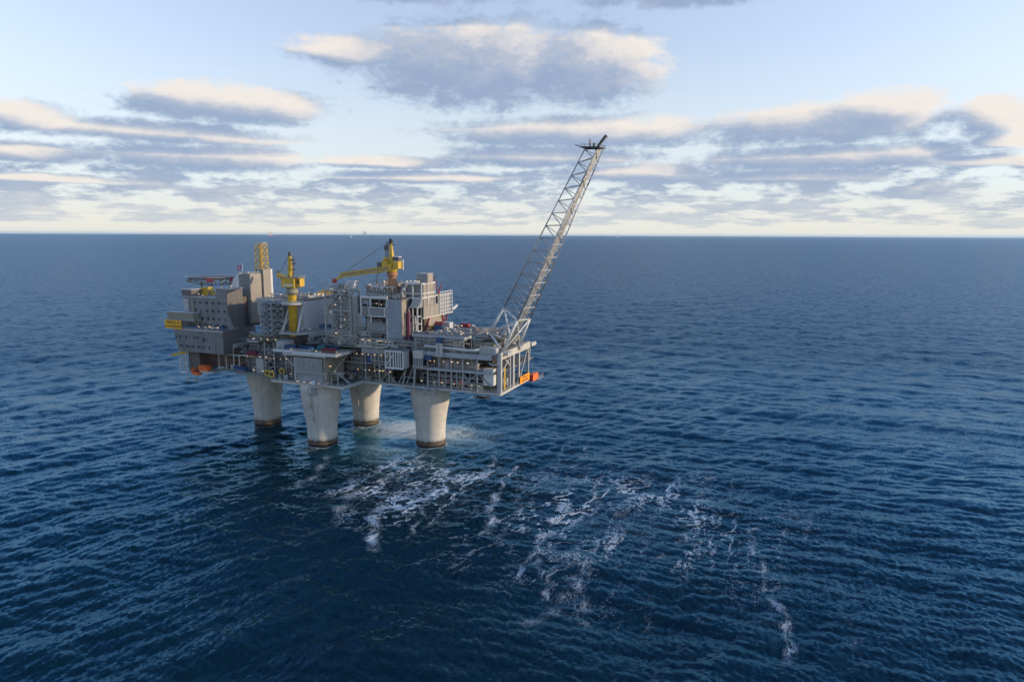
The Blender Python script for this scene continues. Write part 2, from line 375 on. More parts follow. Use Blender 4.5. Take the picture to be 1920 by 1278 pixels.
def kit(parent, u0, u1, v0, v1, z0, n, seed, hmax=2.6):
    """skids, cabinets and small vessels standing on a deck"""
    q = random.Random(seed)
    for k in range(n):
        u = q.uniform(u0, u1); v = q.uniform(v0, v1); c = q.random(); h = q.uniform(0.8, hmax)
        if c < 0.45:
            wd, dp = q.uniform(0.8, 2.6), q.uniform(0.8, 1.8)
            mb = MB().box(u - wd / 2, u + wd / 2, v - dp / 2, v + dp / 2, z0 + 0.15, z0 + h)
            mb.box(u - wd / 2 - .08, u + wd / 2 + .08, v - dp / 2 - .08, v + dp / 2 + .08, z0, z0 + 0.15); mb.box(u - wd / 2 - .05, u + wd / 2 + .05, v - dp / 2 - .05, v + dp / 2 + .05, z0 + h, z0 + h + .1)
            mb.build('cabinet', q.choice(['panel_grey', 'grey_steel', 'cream_steel', 'blue_grey_steel', 'white_steel', 'dark_steel', 'olive_steel']), parent)
        elif c < 0.7:
            r = q.uniform(0.4, 0.9)
            MB().lathe((u, v), [(r * .2, z0 + .1), (r, z0 + .35), (r, z0 + h), (r * .6, z0 + h + r * .4), (0.1, z0 + h + r * .5)], 10).build('vessel', q.choice(['white_steel', 'cream_steel', 'grey_steel', 'rust_paint', 'galvanised']), parent)
        elif c < 0.85:
            L = q.uniform(2, 5); r = q.uniform(0.3, 0.7)
            MB().tube([(u - L / 2, v, z0 + r + .4), (u - L / 2 + .3, v, z0 + r + .4), (u + L / 2 - .3, v, z0 + r + .4), (u + L / 2, v, z0 + r + .4)], [r * .5, r, r, r * .5], 9).box(u - L / 3, u - L / 3 + .25, v - r * .7, v + r * .7, z0, z0 + .6).box(u + L / 3 - .25, u + L / 3, v - r * .7, v + r * .7, z0, z0 + .6).build('drum', q.choice(['cream_steel', 'grey_steel', 'white_steel', 'galvanised']), parent)
        else:
            wd = q.uniform(1.5, 3.5); mb = MB()
            for x in (u - wd / 2, u + wd / 2):
                for y in (v - .6, v + .6): mb.bar((x, y, z0), (x, y, z0 + h), 0.16)
            for y in (v - .6, v + .6): mb.bar((u - wd / 2, y, z0 + h), (u + wd / 2, y, z0 + h), 0.16); mb.bar((u - wd / 2, y, z0 + .2), (u + wd / 2, y, z0 + h), 0.12)
            for x in (u - wd / 2, u + wd / 2): mb.bar((x, v - .6, z0 + h), (x, v + .6, z0 + h), 0.16)
            mb.build('pipe_support', 'white_steel', parent)

# ------------------------------------------------------------------ sea
STREAKS = [  # u0 v0 u1 v1 half-width strength  (wind rows of foam trailing down-wind of the legs)
    (24, -69, 14, -34, 7, .9), (63, -92, 40, -50, 9, .9), (88, -111, 70, -72, 7, 1.2), (84, -85, 76, -28, 5, 1.0), (97, -98, 84, -59, 4, .9),
    (94, -25, 90, 2, 4, 1.0), (122, -82, 112, -45, 7, 1.1), (112, -45, 104, -6, 3, 1.1), (132, -92, 120, -40, 6, .7), (148, -112, 141, -72, 3, 1.1),
    (158, -118, 148, -92, 5, 1.0), (155, -49, 147, 0, 3.4, 1.0), (160, -62, 152, -35, 6, .8), (134, -10, 130, 34, 3, .9), (140, -38, 136, -5, 3, .6), (124, -5, 118, 40, 3, .8), (165, -105, 160, -135, 9, .8),
    (172, -128, 166, -96, 7, .9), (190, -118, 184, -86, 5, .6), (198, -100, 190, -20, 3, .6), (222, -89, 218, -40, 4, .9), (232, -127, 226, -95, 5, 1.0), (214, -60, 206, 20, 3, .6),
    (176, -30, 168, 30, 3, .5), (190, 0, 182, 60, 3, .6), (240, -60, 236, -10, 3, .7), (262, -70, 256, 0, 3, .5), (100, 30, 96, 60, 4, .7), (112, 10, 108, 50, 4, .6),
    (250, -120, 244, -92, 4, .6), (206, -140, 200, -112, 6, .5), (110, -118, 112, -112, 2.5, .9), (70, -60, 60, -20, 4, .8), (52, -60, 44, -28, 5, .8), (105, -70, 98, -40, 4, .7), (280, -30, 272, 40, 3, .45),
    (150, 10, 146, 60, 3, .5), (236, 30, 230, 90, 3, .4), (178, -70, 170, -46, 4, .6), (206, -95, 202, -70, 4, .5)]
def make_sea():
    th_f = np.linspace(-R(44), R(44), 1250)
    th_o = R(44) + np.cumsum(np.linspace(0.002, 0.06, 28))
    th = np.concatenate([-th_o[::-1], th_f, th_o])
    rr = [55.0]
    while rr[-1] < 70000: 
        r = rr[-1]; rr.append(r + max(r * 0.0023, r * r / 112000.0))
    rr = np.array(rr)
    nr, nt = len(rr), len(th)
    X = (rr[:, None] * np.sin(th)[None, :]).ravel(); Y = (rr[:, None] * np.cos(th)[None, :]).ravel()
    sp = np.repeat(np.maximum(np.gradient(rr), rr * 0.0012), nt)
    rs = np.random.RandomState(3)
    Z = np.zeros_like(X); DXX = np.zeros_like(X); DYY = np.zeros_like(X)
    near = np.nonzero(sp < 22)[0]
    xs, ys, ss_ = X[near], Y[near], sp[near]
    z = np.zeros_like(xs); dx = np.zeros_like(xs); dy = np.zeros_like(xs)
    lam = np.exp(np.linspace(math.log(1.6), math.log(88), 104))
    for L in lam:
        k = 2 * math.pi / L
        a0 = -1.95 if rs.rand() < 0.5 else -0.75         # travelling towards the viewer; two wave trains
        ang = a0 + rs.normal(0, 0.24 + 0.25 * (L < 6))
        steep = (0.013 if L > 45 else 0.017 if L > 18 else 0.027 if L > 8 else 0.038)
        amp = steep * L / (2 * math.pi) * (0.75 + 0.5 * rs.rand())
        if L > 60: amp *= 0.7
        fade = np.clip((L / (ss_ * 2.6)) - 0.6, 0, 1).astype(np.float32)
        ph = k * (xs * math.cos(ang) + ys * math.sin(ang)) + rs.rand() * 6.283
        a = amp * fade
        z += a * np.sin(ph); c = a * np.cos(ph) * 0.8
        dx += c * math.cos(ang); dy += c * math.sin(ang)
    Z[near] = z; DXX[near] = dx; DYY[near] = dy
    # foam and churned water fields (world metres)
    U_ = (X - MID.x) * UX.x + (Y - MID.y) * UX.y; V_ = (X - MID.x) * VX.x + (Y - MID.y) * VX.y
    foam = np.zeros_like(X); 
    nb = np.nonzero((np.abs(U_ - 100) < 260) & (np.abs(V_) < 200))[0]; un, vn = U_[nb], V_[nb]; f = np.zeros_like(un)
    for (a, b_, c, d, wd, sg) in STREAKS:
        ex, ey = c - a, d - b_; L2 = ex * ex + ey * ey
        tt = np.clip(((un - a) * ex + (vn - b_) * ey) / L2, 0, 1)
        wob = 1.6 * np.sin(vn * 0.13 + a) + 0.9 * np.sin(vn * 0.37 + b_) + 0.5 * np.sin(vn * 0.9 + a * b_)
        dd = (un + wob - a - tt * ex) ** 2 + (vn - b_ - tt * ey) ** 2
        f = np.maximum(f, 0.80 * sg * np.exp(-dd / (wd * wd * .26)) * (0.65 + 0.35 * np.sin(tt * 9 + a) ** 2))
    # general foam field down-wind, churned patch between the legs
    field = np.zeros_like(X)
    fld = np.maximum(1.0 * np.exp(-(((un - 75) / 55) ** 2 + ((vn + 50) / 60) ** 2)), 0.85 * np.exp(-(((un - 165) / 85) ** 2 + ((vn + 45) / 85) ** 2)))
    field[nb] = fld; f = np.maximum(f, 0.45 * fld)
    f = np.maximum(f, 1.35 * np.exp(-(((un - 26) / 30) ** 2 + ((vn - 28) / 22) ** 2)))
    f = np.maximum(f, 1.0 * np.exp(-(((un - 42) / 46) ** 2 + ((vn - 30) / 22) ** 2)))
    f = np.maximum(f, 0.58 * np.exp(-(((un - 60) / 42) ** 2 + ((vn - 18) / 22) ** 2)))
    f = np.maximum(f, 0.62 * np.exp(-(((un - 34) / 34) ** 2 + ((vn + 8) / 26) ** 2)))
    for (lu, lv) in ((-6, -11.8), (49.6, 8.9), (-61.6, 9.2), (-6, 30.5)):      # wash round each leg
        rr_ = np.hypot(un - lu, vn - lv); f = np.maximum(f, 0.95 * np.exp(-((rr_ - 8.3) / 1.5) ** 2)); f = np.maximum(f, 0.55 * np.exp(-(((un - lu - 1.0) / 7) ** 2 + ((vn - lv + 13) / 9) ** 2)))
    foam[nb] = f
    aer = np.zeros_like(X)
    aer[nb] = np.maximum(np.exp(-(((un - 30) / 38) ** 2 + ((vn - 26) / 26) ** 2)), 0.7 * np.exp(-(((un - 26) / 28) ** 2 + ((vn - 0) / 24) ** 2)))
    co = np.empty((len(X), 3), np.float32); co[:, 0] = X - DXX; co[:, 1] = Y - DYY; co[:, 2] = Z
    i = np.arange(nr - 1)[:, None] * nt + np.arange(nt - 1)[None, :]
    fa = np.stack([i, i + nt, i + nt + 1, i + 1], -1).reshape(-1, 4).astype(np.int32)
    me = bpy.data.meshes.new('sea')
    me.vertices.add(len(X)); me.vertices.foreach_set('co', co.ravel())
    me.loops.add(fa.size); me.loops.foreach_set('vertex_index', fa.ravel())
    me.polygons.add(len(fa)); me.polygons.foreach_set('loop_start', np.arange(0, fa.size, 4, dtype=np.int32))
    me.polygons.foreach_set('use_smooth', np.ones(len(fa), bool))
    me.update(calc_edges=True); 
    if me.polygons[0].normal.z < 0: me.flip_normals()
    for nm, arr in (('foam', foam), ('aer', aer), ('field', field)):
        at = me.attributes.new(nm, 'FLOAT', 'POINT'); at.data.foreach_set('value', arr.astype(np.float32))
    lod = np.clip(sp / 6.0, 0, 1)
    at = me.attributes.new('lod', 'FLOAT', 'POINT'); at.data.foreach_set('value', lod.astype(np.float32))
    o = bpy.data.objects.new('sea', me); col.objects.link(o); o['kind'] = 'structure'
    return o
sea = make_sea()
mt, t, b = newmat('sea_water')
geo = t.n('ShaderNodeNewGeometry'); pos = geo.outputs['Position']
def attr(nm):
    a_ = t.n('ShaderNodeAttribute'); a_.attribute_name = nm; return a_.outputs['Fac']
rot = t.n('ShaderNodeVectorRotate', rotation_type='Z_AXIS'); rot.inputs['Angle'].default_value = -TH; t.link(pos, rot.inputs['Vector'])
mp = t.n('ShaderNodeMapping'); mp.inputs['Scale'].default_value = (1.0, 0.30, 1.0); t.link(rot.outputs[0], mp.inputs[0])
f1 = t.noise(mp.outputs[0], 0.62, 9, 0.74, 1.2); f2 = t.noise(pos, 1.2, 8, 0.75, 1.2)
def ridge(x, k): return t.m('SUBTRACT', 1.0, t.m('MULTIPLY', t.m('ABSOLUTE', t.m('SUBTRACT', x, 0.5)), k), clamp=True)
pat = t.m('ADD', t.m('MULTIPLY', ridge(f1, 5.0), 0.55), t.m('MULTIPLY', ridge(f2, 5.0), 0.45))
mrow = t.n('ShaderNodeMapping'); mrow.inputs['Scale'].default_value = (0.055, 0.008, 1.0); t.link(rot.outputs[0], mrow.inputs[0])
rows = ridge(t.noise(mrow.outputs[0], 1.0, 5, 0.62, 0.5), 17.0)
fa = t.m('MAXIMUM', attr('foam'), t.m('MULTIPLY', t.m('MULTIPLY', attr('field'), rows), t.lin(t.noise(pos, 0.03, 2, 0.5), 0.35, 0.6, 0.7, 1.55)))
thr = t.m('SUBTRACT', 1.06, t.m('MULTIPLY', fa, 0.50))
fm = t.ss(t.m('SUBTRACT', pat, thr), 0.0, 0.22)
fm = t.m('MULTIPLY', fm, t.ss(fa, 0.12, 0.4))
wc = t.ss(t.m('SUBTRACT', t.noise(pos, 0.055, 3, 0.5), t.m('MULTIPLY', f2, -0.25)), 0.875, 0.91)
fm = t.m('MAXIMUM', fm, t.m('MULTIPLY', wc, 0.5))
big = t.noise(pos, 0.006, 3, 0.5)
wcol = t.mix(t.lin(big, 0.35, 0.65), rgb(0.0005, 0.009, 0.015), rgb(0.0006, 0.012, 0.021))
wcol = t.mix(t.m('MULTIPLY', attr('aer'), t.lin(f1, 0.3, 0.7, 0.35, 1.0)), wcol, rgb(0.07, 0.25, 0.28))
body = t.n('ShaderNodeBsdfDiffuse'); t.link(wcol, body.inputs['Color'])
b.inputs['Metallic'].default_value = 1.0; b.inputs['Base Color'].default_value = rgb(0.019, 0.024, 0.028); b.inputs['Specular Tint'].default_value = rgb(0.56, 0.79, 1.0)  # blue tint put into the reflections in place of bluer sky light
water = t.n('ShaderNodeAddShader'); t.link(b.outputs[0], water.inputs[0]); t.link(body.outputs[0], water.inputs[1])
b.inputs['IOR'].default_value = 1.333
# ripples too small for the mesh: slope noise
lod = attr('lod'); t.link(t.lin(lod, 0.05, 0.8, 0.10, 0.35), b.inputs['Roughness'])
nc = t.n('ShaderNodeVectorMath', operation='SUBTRACT'); t.link(t.noise(pos, 1.0, 6, 0.72, 0, True), nc.inputs[0]); nc.inputs[1].default_value = (0.5, 0.5, 0.5)
nc2 = t.n('ShaderNodeVectorMath', operation='SUBTRACT'); t.link(t.noise(pos, 0.10, 6, 0.72, 0, True), nc2.inputs[0]); nc2.inputs[1].default_value = (0.5, 0.5, 0.5)
sc1 = t.n('ShaderNodeVectorMath', operation='SCALE'); t.link(nc.outputs[0], sc1.inputs[0]); t.link(t.m('MULTIPLY', t.lin(t.noise(pos, 0.012, 4, 0.6), 0.35, 0.65, 0.5, 1.3), 1.2), sc1.inputs['Scale'])
sc2 = t.n('ShaderNodeVectorMath', operation='SCALE'); t.link(nc2.outputs[0], sc2.inputs[0]); t.link(t.lin(lod, 0.1, 0.9, 0.1, 1.3), sc2.inputs['Scale'])
ad = t.n('ShaderNodeVectorMath', operation='ADD'); t.link(sc1.outputs[0], ad.inputs[0]); t.link(sc2.outputs[0], ad.inputs[1])
fl = t.n('ShaderNodeVectorMath', operation='MULTIPLY'); t.link(ad.outputs[0], fl.inputs[0]); fl.inputs[1].default_value = (1, 1, 0)
ad2 = t.n('ShaderNodeVectorMath', operation='ADD'); t.link(fl.outputs[0], ad2.inputs[0]); t.link(geo.outputs['Normal'], ad2.inputs[1])
nz = t.n('ShaderNodeVectorMath', operation='NORMALIZE'); t.link(ad2.outputs[0], nz.inputs[0]); t.link(nz.outputs[0], b.inputs['Normal'])
fb = t.n('ShaderNodeBsdfDiffuse'); fb.inputs['Color'].default_value = rgb(0.62, 0.68, 0.72)
mx = t.n('ShaderNodeMixShader'); t.link(t.m('MULTIPLY', fm, t.lin(fa, 0.6, 1.2, 0.50, 0.9)), mx.inputs[0]); t.link(water.outputs[0], mx.inputs[1]); t.link(fb.outputs[0], mx.inputs[2])
t.link(mx.outputs[0], mt.node_tree.nodes['Material Output'].inputs['Surface'])
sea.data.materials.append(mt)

# ------------------------------------------------------------------ concrete legs
LEGS = {'FL': (-6, -11.8), 'FR': (49.6, 8.9), 'BL': (-61.6, 9.2), 'BR': (-6, 30.5)}
LBL = {'FL': 'nearest concrete leg, under the louvred box, with white dome on its rim', 'FR': 'concrete leg under the flare end of the deck, rust stained foot',
       'BL': 'concrete leg nearest the living quarters, strongly flared top', 'BR': 'rear concrete leg standing beside the churned white water'}
for k, (u, v) in LEGS.items():
    t_ = thing('concrete_leg', LBL[k], 'platform leg', (u, v, 0), 'concrete legs of the platform')
    prof = [(7.95, 2.2), (7.95, 5), (8.0, 9), (8.35, 13), (9.0, 17.5), (9.7, 21.5), (9.85, 22.0), (9.95, 22.2), (10.5, 27), (10.9, 31), (11.0, 34.1)]
    if k in ('BL', 'BR'): prof = [(7.7, 2.2), (7.7, 6), (7.9, 10), (8.5, 16), (9.4, 22), (10.4, 28), (11.0, 31.5), (11.1, 34.1)]
    MB().lathe((u, v), prof, 56).build('shaft', 'concrete', t_)
    MB().lathe((u, v), [(7.9, -6), (7.98, 0.6), (8.12, 1.0), (8.12, 1.9), (8.03, 2.3)] if k[0] == 'F' else [(7.7, -6), (7.76, 0.6), (7.88, 1.0), (7.88, 1.9), (7.78, 2.3)], 48).build('waterline_band', 'marine_growth', t_)
    if k == 'FL':
        def onleg(a, r, z): return (u + r * math.cos(R(a)), v + r * math.sin(R(a)), z)
        MB().tube([onleg(-82, 11.6, 33), onleg(-82, 11.0, 27), onleg(-82, 10.6, 22.2)], 0.42).build('casing_pipe', 'cream_steel', t_)
        MB().tube([onleg(-83.5, 10.3, 21.5), onleg(-79, 9.2, 14.5)], 0.42).build('casing_pipe', 'cream_steel', t_)
        MB().box(u + 0.6, u + 5.2, v - 11.6, v - 10.6, 29.2, 33.4).build('fender_panel', 'grey_steel', t_)
    if k == 'BR':
        def onleg(a, r, z): return (u + r * math.cos(R(a)), v + r * math.sin(R(a)), z)
        MB().tube([onleg(-86, 11.5, 33), onleg(-85, 10.6, 26)], 0.42).build('casing_pipe', 'cream_steel', t_)
        MB().tube([onleg(-88, 10.4, 24.5), onleg(-85, 8.7, 13)], 0.42).build('casing_pipe', 'cream_steel', t_)
r_ = thing('radome', 'white dome on the rim of the nearest concrete leg', 'radar dome', (-2.5, -21.9, 34.2))
MB().lathe((-2.5, -21.9), [(1.3, 34.3), (1.35, 35.5), (1.3, 36.0), (1.0, 36.7), (0.5, 37.1), (0.05, 37.2)], 16).build('dome', 'white_paint', r_)
mb = MB().box(-4.6, 0.8, -23.2, -20.4, 33.6, 34.2); mb.rail([(-4.6, -23.2, 34.2), (0.8, -23.2, 34.2), (0.8, -20.5, 34.2)], 1.1, 1.4)
mb.bar((0.8, -23, 33.6), (6.5, -21, 36.5), 0.5).bar((-4.4, -23, 33.6), (-4.4, -22, 30.5), 0.25).build('balcony', 'cream_steel', r_)

# ------------------------------------------------------------------ main deck
D = thing('platform_deck', 'long steel platform deck with open pipe filled bays on four concrete legs', 'platform deck', (20, 20, 34.2))
MB().prism([(-80, -9), (-66, -9.2), (-64, -11.5), (-31, -17.5), (-30, -21), (15.5, -21), (16.5, -4.6), (95.5, -4.6), (95.5, 47), (-80, 40)], 34.2, 34.9).build('lower_deck', 'green_deck', D)
MB().prism([(-30, -2), (95, -3.6), (95, 46.5), (-64, 46), (-64, -2)], 44.5, 45.2).build('middle_deck', 'deck_plate', D)
MB().prism([(-66, -6), (-30, -6), (95, -3.8), (95, 47), (-66, 47)], 52.9, 53.5).build('weather_deck', 'green_deck', D)
# inner bulkheads stop the view through the deck
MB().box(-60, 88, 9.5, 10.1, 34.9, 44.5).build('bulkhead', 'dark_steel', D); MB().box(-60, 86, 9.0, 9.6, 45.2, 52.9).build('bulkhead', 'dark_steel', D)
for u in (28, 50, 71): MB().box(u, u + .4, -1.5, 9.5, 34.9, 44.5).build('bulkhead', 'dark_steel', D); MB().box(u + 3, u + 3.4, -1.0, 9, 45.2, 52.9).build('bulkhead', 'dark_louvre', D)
# girders on the front and on the end
MB().box(47, 91.5, -5.2, -4.4, 51.4, 53.9).build('girder', 'blue_grey_steel', D)
MB().box(16, 35.0, -5.0, -4.4, 50.4, 53.2).build('girder', 'grey_steel', D)
MB().box(47, 91, -4.9, -4.2, 44.1, 45.4).build('girder', 'blue_grey_steel', D)
MB().box(2, 40, -4.9, -4.2, 44.6, 45.2).build('girder', 'grey_steel', D)
MB().box(16.5, 96, -5.3, -4.7, 34.0, 35.2).build('girder', 'white_steel', D)
MB().box(-30.5, 15.8, -21.7, -21.1, 33.9, 35.2).build('girder', 'cream_steel', D)
MB().hexa([(15.6, -21.4, 33.9), (16.2, -21.4, 33.9), (17.0, -4.8, 33.9), (16.4, -4.8, 33.9), (15.6, -21.4, 35.6), (16.2, -21.4, 35.6), (17.0, -4.8, 35.6), (16.4, -4.8, 35.6)]).build('girder', 'white_steel', D)
MB().hexa([(-64.5, -12.1, 34), (-31, -18.1, 34), (-31, -17.4, 34), (-64.5, -11.4, 34), (-64.5, -12.1, 35.1), (-31, -18.1, 35.1), (-31, -17.4, 35.1), (-64.5, -11.4, 35.1)]).build('girder', 'olive_steel', D)
MB().box(95.2, 96.2, -4.6, 38, 51.8, 55.2).build('girder', 'cream_steel', D); MB().box(95.5, 96.3, -4.6, 47, 33.9, 35.1).build('girder', 'cream_steel', D)
MB().box(95.2, 97.2, 38, 45, 52.5, 54.3).bar((96, 38, 52), (96, 36.5, 44), 0.6).build('girder', 'cream_steel', D)
for u in (55.5, 62, 69, 75.5, 83.5): MB().box(u - .28, u + .28, -4.6, -4.1, 35.2, 51.4).build('column', 'white_steel', D)
for u in (18, 26.5, 32.5, 47.5): MB().box(u - .4, u + .4, -4.6, -3.9, 35.2, 52.9).build('column', 'grey_steel', D)
for u in (65.5, 72.2, 79.5): MB().box(u - .15, u + .15, -4.6, -4.3, 35.2, 44.1).build('column', 'white_steel', D)
for zz in (38.2, 41.2): MB().box(55.5, 83.5, -4.75, -4.55, zz, zz + .25).build('rail_beam', 'white_steel', D)
for p, q in (((83, -4.4, 45.5), (91, -4.4, 38)), ((76, -4.6, 38.5), (83, -4.6, 43.5)), ((76, -4.6, 43.5), (80, -4.6, 38.5)), ((27, -4, 36), (36, -4, 44)), ((36, -4, 36), (27, -4, 44)), ((38, -4.2, 36), (44, -4.2, 45)), ((47, -4.2, 45), (43, -4.2, 36))):
    MB().bar(p, q, 0.5).build('brace', 'grey_steel', D)
MB().box(94.4, 96.4, -4.9, -3.0, 35.2, 54.8).build('corner_column', 'pale_cladding', D)
for v, wd in ((9, 0.9), (14, 2.2), (22, 1.6), (36, 0.9)): MB().box(94.9, 96.0, v - wd / 2, v + wd / 2, 35, 52.2).build('corner_column', 'white_steel' if wd < 2 else 'pale_cladding', D)
for p, q in (((95.4, 23, 36), (95.4, 35, 52)), ((95.4, -2, 45), (95.4, 8, 50.5)), ((95.4, 3, 51), (95.4, 9, 47))): MB().bar(p, q, 0.7).build('brace', 'white_steel', D)
MB().box(86.6, 92.0, -4.0, -0.5, 38.4, 46.8).build('tank', 'white_paint', D)
MB().tube([(90, -4.6, 50), (92, -5.2, 49.2), (95, -5.2, 49.6), (96.8, -4, 51)], 0.45).build('pipe', 'white_steel', D)
MB().lathe((93.5, 5), [(.3, 36), (1.2, 36.6), (1.5, 38.5), (1.2, 40.4), (.3, 41)], 14).build('vessel', 'cream_steel', D)
MB().lathe((93, 11), [(.3, 35), (1.0, 35.4), (1.0, 39.5), (.3, 40)], 12).build('vessel', 'white_steel', D)
MB().box(95.6, 95.9, 1.0, 2.4, 35.5, 47).build('ladder', 'yellow_paint', D)
mb = MB(); mb.rail([(16.6, -5.2, 35.2), (96, -5.2, 35.2), (96.2, 47, 35.2)], 1.2, 2.0, 0.11); mb.rail([(-80, -9, 34.9), (-64, -11.4, 34.9), (-31, -17.8, 34.9), (-30.4, -21.4, 34.9), (15.8, -21.4, 35.2)], 1.2, 2.2, 0.11); mb.build('railing', 'white_steel', D)
mb = MB(); mb.rail([(47, -5.0, 45.4), (91, -5.0, 45.4)], 1.2, 2.0, 0.1); mb.rail([(47, -5.1, 53.9), (91, -5.1, 53.9)], 1.2, 2.0, 0.1); mb.rail([(96, -4.4, 55.2), (96, 36, 55.2)], 1.2, 2.0, 0.1); mb.build('railing', 'galvanised', D)
pipes(D, 17, 34, -2.6, 6, 36, 44, 20, 11); pipes(D, 3, 34, -2.6, 6, 45.6, 52, 26, 12); pipes(D, 6, 17, -4, 4, 35.6, 52, 16, 19); kit(D, 6, 17, -4, 3, 34.9, 8, 20, 3.4); kit(D, 4, 34, -1.8, 3, 45.2, 12, 21, 3); pipes(D, 48, 86, -2.0, 6, 46, 51.5, 20, 13); pipes(D, 48, 90, -2.0, 6, 36, 43.5, 18, 14)
D2 = thing('cellar_bay', 'open cellar deck bay of pipes and cabinets behind yellow hose reels', 'deck bay', (-40, -8, 34.9))
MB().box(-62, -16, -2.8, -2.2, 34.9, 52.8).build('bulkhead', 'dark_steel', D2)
mb = MB()
for u in (-45, -38.5, -30.5, -21): mb.bar((u, -9, 34.9), (u, -9, 53), 0.8)
for a, b_ in ((-45, -38.5),):
    for z in (36, 40.5, 45): mb.bar((a, -9, z), (b_, -9, z + 4.2), 0.45); mb.bar((b_, -9, z), (a, -9, z + 4.2), 0.45)
mb.build('braced_column', 'grey_steel', D2)
MB().box(-51, -45.8, -10, -5, 35, 43.5).build('duct', 'pale_cladding', D2)
pipes(D2, -60, -20, -8.5, -4, 36, 51, 34, 21); kit(D2, -58, -18, -12, -6, 34.9, 16, 22, 3.4); kit(D2, -60, -48, -9, -4, 44.5, 5, 23)
MB().box(-62, -47, -9.5, -3, 44.0, 44.5).build('gangway', 'cream_steel', D2)
MB().box(-56, -49, -10.5, -5, 52.6, 53.2).rail([(-56, -10.5, 53.2), (-49, -10.5, 53.2)], 1.2, 1.5).build('gangway', 'white_steel', D2)
kit(D2, -60, -14, -6, 0, 53.5, 30, 24, 3.4); pipes(D2, -60, -30, -6, -1, 53.8, 58, 16, 25)
kit(D, 56, 84, -3.4, 1, 45.2, 14, 15, 3.2); kit(D, 50, 86, -3.4, 2, 34.9, 12, 16, 3); kit(D, 18, 34, -3.6, 2, 34.9, 8, 17, 3); kit(D, 78, 94, -2, 34, 53.5, 26, 18, 3.2)
for u in (62.5, 66.4, 70.2, 73.2): MB().tube([(u, -3.6, 38.2), (u, -3.4, 38.2), (u, -1.8, 38.2), (u, -1.6, 38.2)], [.6, 1.05, 1.05, .6], 14).build('vessel', 'red_paint', D)
for (a, b_) in ((63, 68.4), (70.4, 75.0), (75.9, 83)): MB().box(a, b_, -2.4, -1.8, 45.3, 49.6).build('cladding', 'panel_grey', D)
MB().box(84, 93, -3.2, 2, 53.6, 57.2).build('cladding', 'pale_cladding', D)
MB().box(19, 22, -4, -2, 45.2, 51).build('duct', 'blue_paint', D)
MB().box(9.5, 11, -3, -1.8, 36.2, 46).build('duct', 'blue_paint', D)
# big bent pipes in the middle bay
for k, (a, b_, c, z, zz) in enumerate(((21.5, 29.8, -3.8, 46.2, 38), (27.5, 27.6, -3.5, 51, 45), (23, 26, -3.2, 41.5, 37))):
    MB().tube([(a, c, 51.8), (a, c, z + .8), (a + .25, c, z + .2), (a + .8, c, z), (b_ - .8, c, z), (b_ - .2, c, z - .25), (b_, c, z - .8), (b_, c, zz)], 0.5, 9).build('pipe', 'beige_pipe', D)

# white caged stair house hanging off the front
t_ = thing('stair_cage', 'white slatted cage hanging on the deck front above a dark opening', 'stair cage', (42, -9, 45))
mb = MB()
for u in (35.2, 38, 45.4): mb.box(u - .3, u + .3, -12.2, -11.6, 45.2, 54)
for u in (39.8, 41.2, 42.6, 43.9): mb.box(u - .28, u + .28, -12.2, -11.7, 45.6, 53.4)
mb.box(35, 45.6, -12.3, -11.5, 44.6, 45.6).box(35, 45.6, -12.25, -11.55, 53.4, 54.1).bar((35.4, -12, 46), (39.6, -12, 52), 0.5)
mb.build('frame', 'white_paint', t_)
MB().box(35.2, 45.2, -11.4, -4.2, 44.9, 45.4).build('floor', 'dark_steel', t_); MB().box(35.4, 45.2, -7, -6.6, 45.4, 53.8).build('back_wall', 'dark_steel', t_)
MB().box(45.45, 45.9, -11.5, -6.5, 45.0, 54).build('side_wall', 'pale_cladding', t_); MB().box(35.2, 45.9, -11.6, -4.2, 54.1, 54.4).build('roof', 'deck_plate', t_)
t_ = thing('louvre_cabin', 'cream cabin with open white bars right of the slatted cage', 'cabin', (51.5, -8, 45.8))
MB().box(49, 54.4, -8.0, -4.6, 50.4, 54.2).build('upper_wall', 'cream_steel', t_)
mb = MB()
for k in range(6): mb.box(49 + k * 1.0, 49.4 + k * 1.0, -8.0, -7.6, 46.2, 50.4)
mb.box(48.8, 54.6, -8.1, -4.7, 45.6, 46.2).build('bars', 'white_steel', t_)
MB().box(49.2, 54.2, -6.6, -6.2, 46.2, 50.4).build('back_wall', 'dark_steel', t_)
t_ = thing('hatch_davit', 'leaning white davit frame over a dark hatch at the deck edge', 'davit frame', (45.5, -7, 35))
mb = MB().bar((42.5, -8, 35), (44.8, -8, 45), 0.4).bar((49, -8, 35.2), (50.5, -8, 45), 0.4).bar((42.4, -8, 35.2), (49.2, -8, 35.2), 0.4).bar((43.5, -8, 40), (49.8, -8, 40), 0.25); mb.build('frame', 'white_steel', t_)
MB().box(43, 56, -8.4, -5.4, 33.8, 34.1).rail([(43, -8.4, 32.2), (56, -8.4, 32.2)], 2.0, 2.2, 0.16).build('hanging_walkway', 'galvanised', t_)
t_ = thing('braced_box', 'white cross braced hanging cage beside the rusty leg top', 'hanging cage', (58, -8, 31))
MB().lattice([(55.5, -8.5, 31.2), (61, -8.5, 31.2), (61, -5.5, 31.2), (55.5, -5.5, 31.2)], [(55.5, -8.5, 35), (61, -8.5, 35), (61, -5.5, 35), (55.5, -5.5, 35)], 1, 0.35, 0.3).build('frame', 'white_steel', t_)

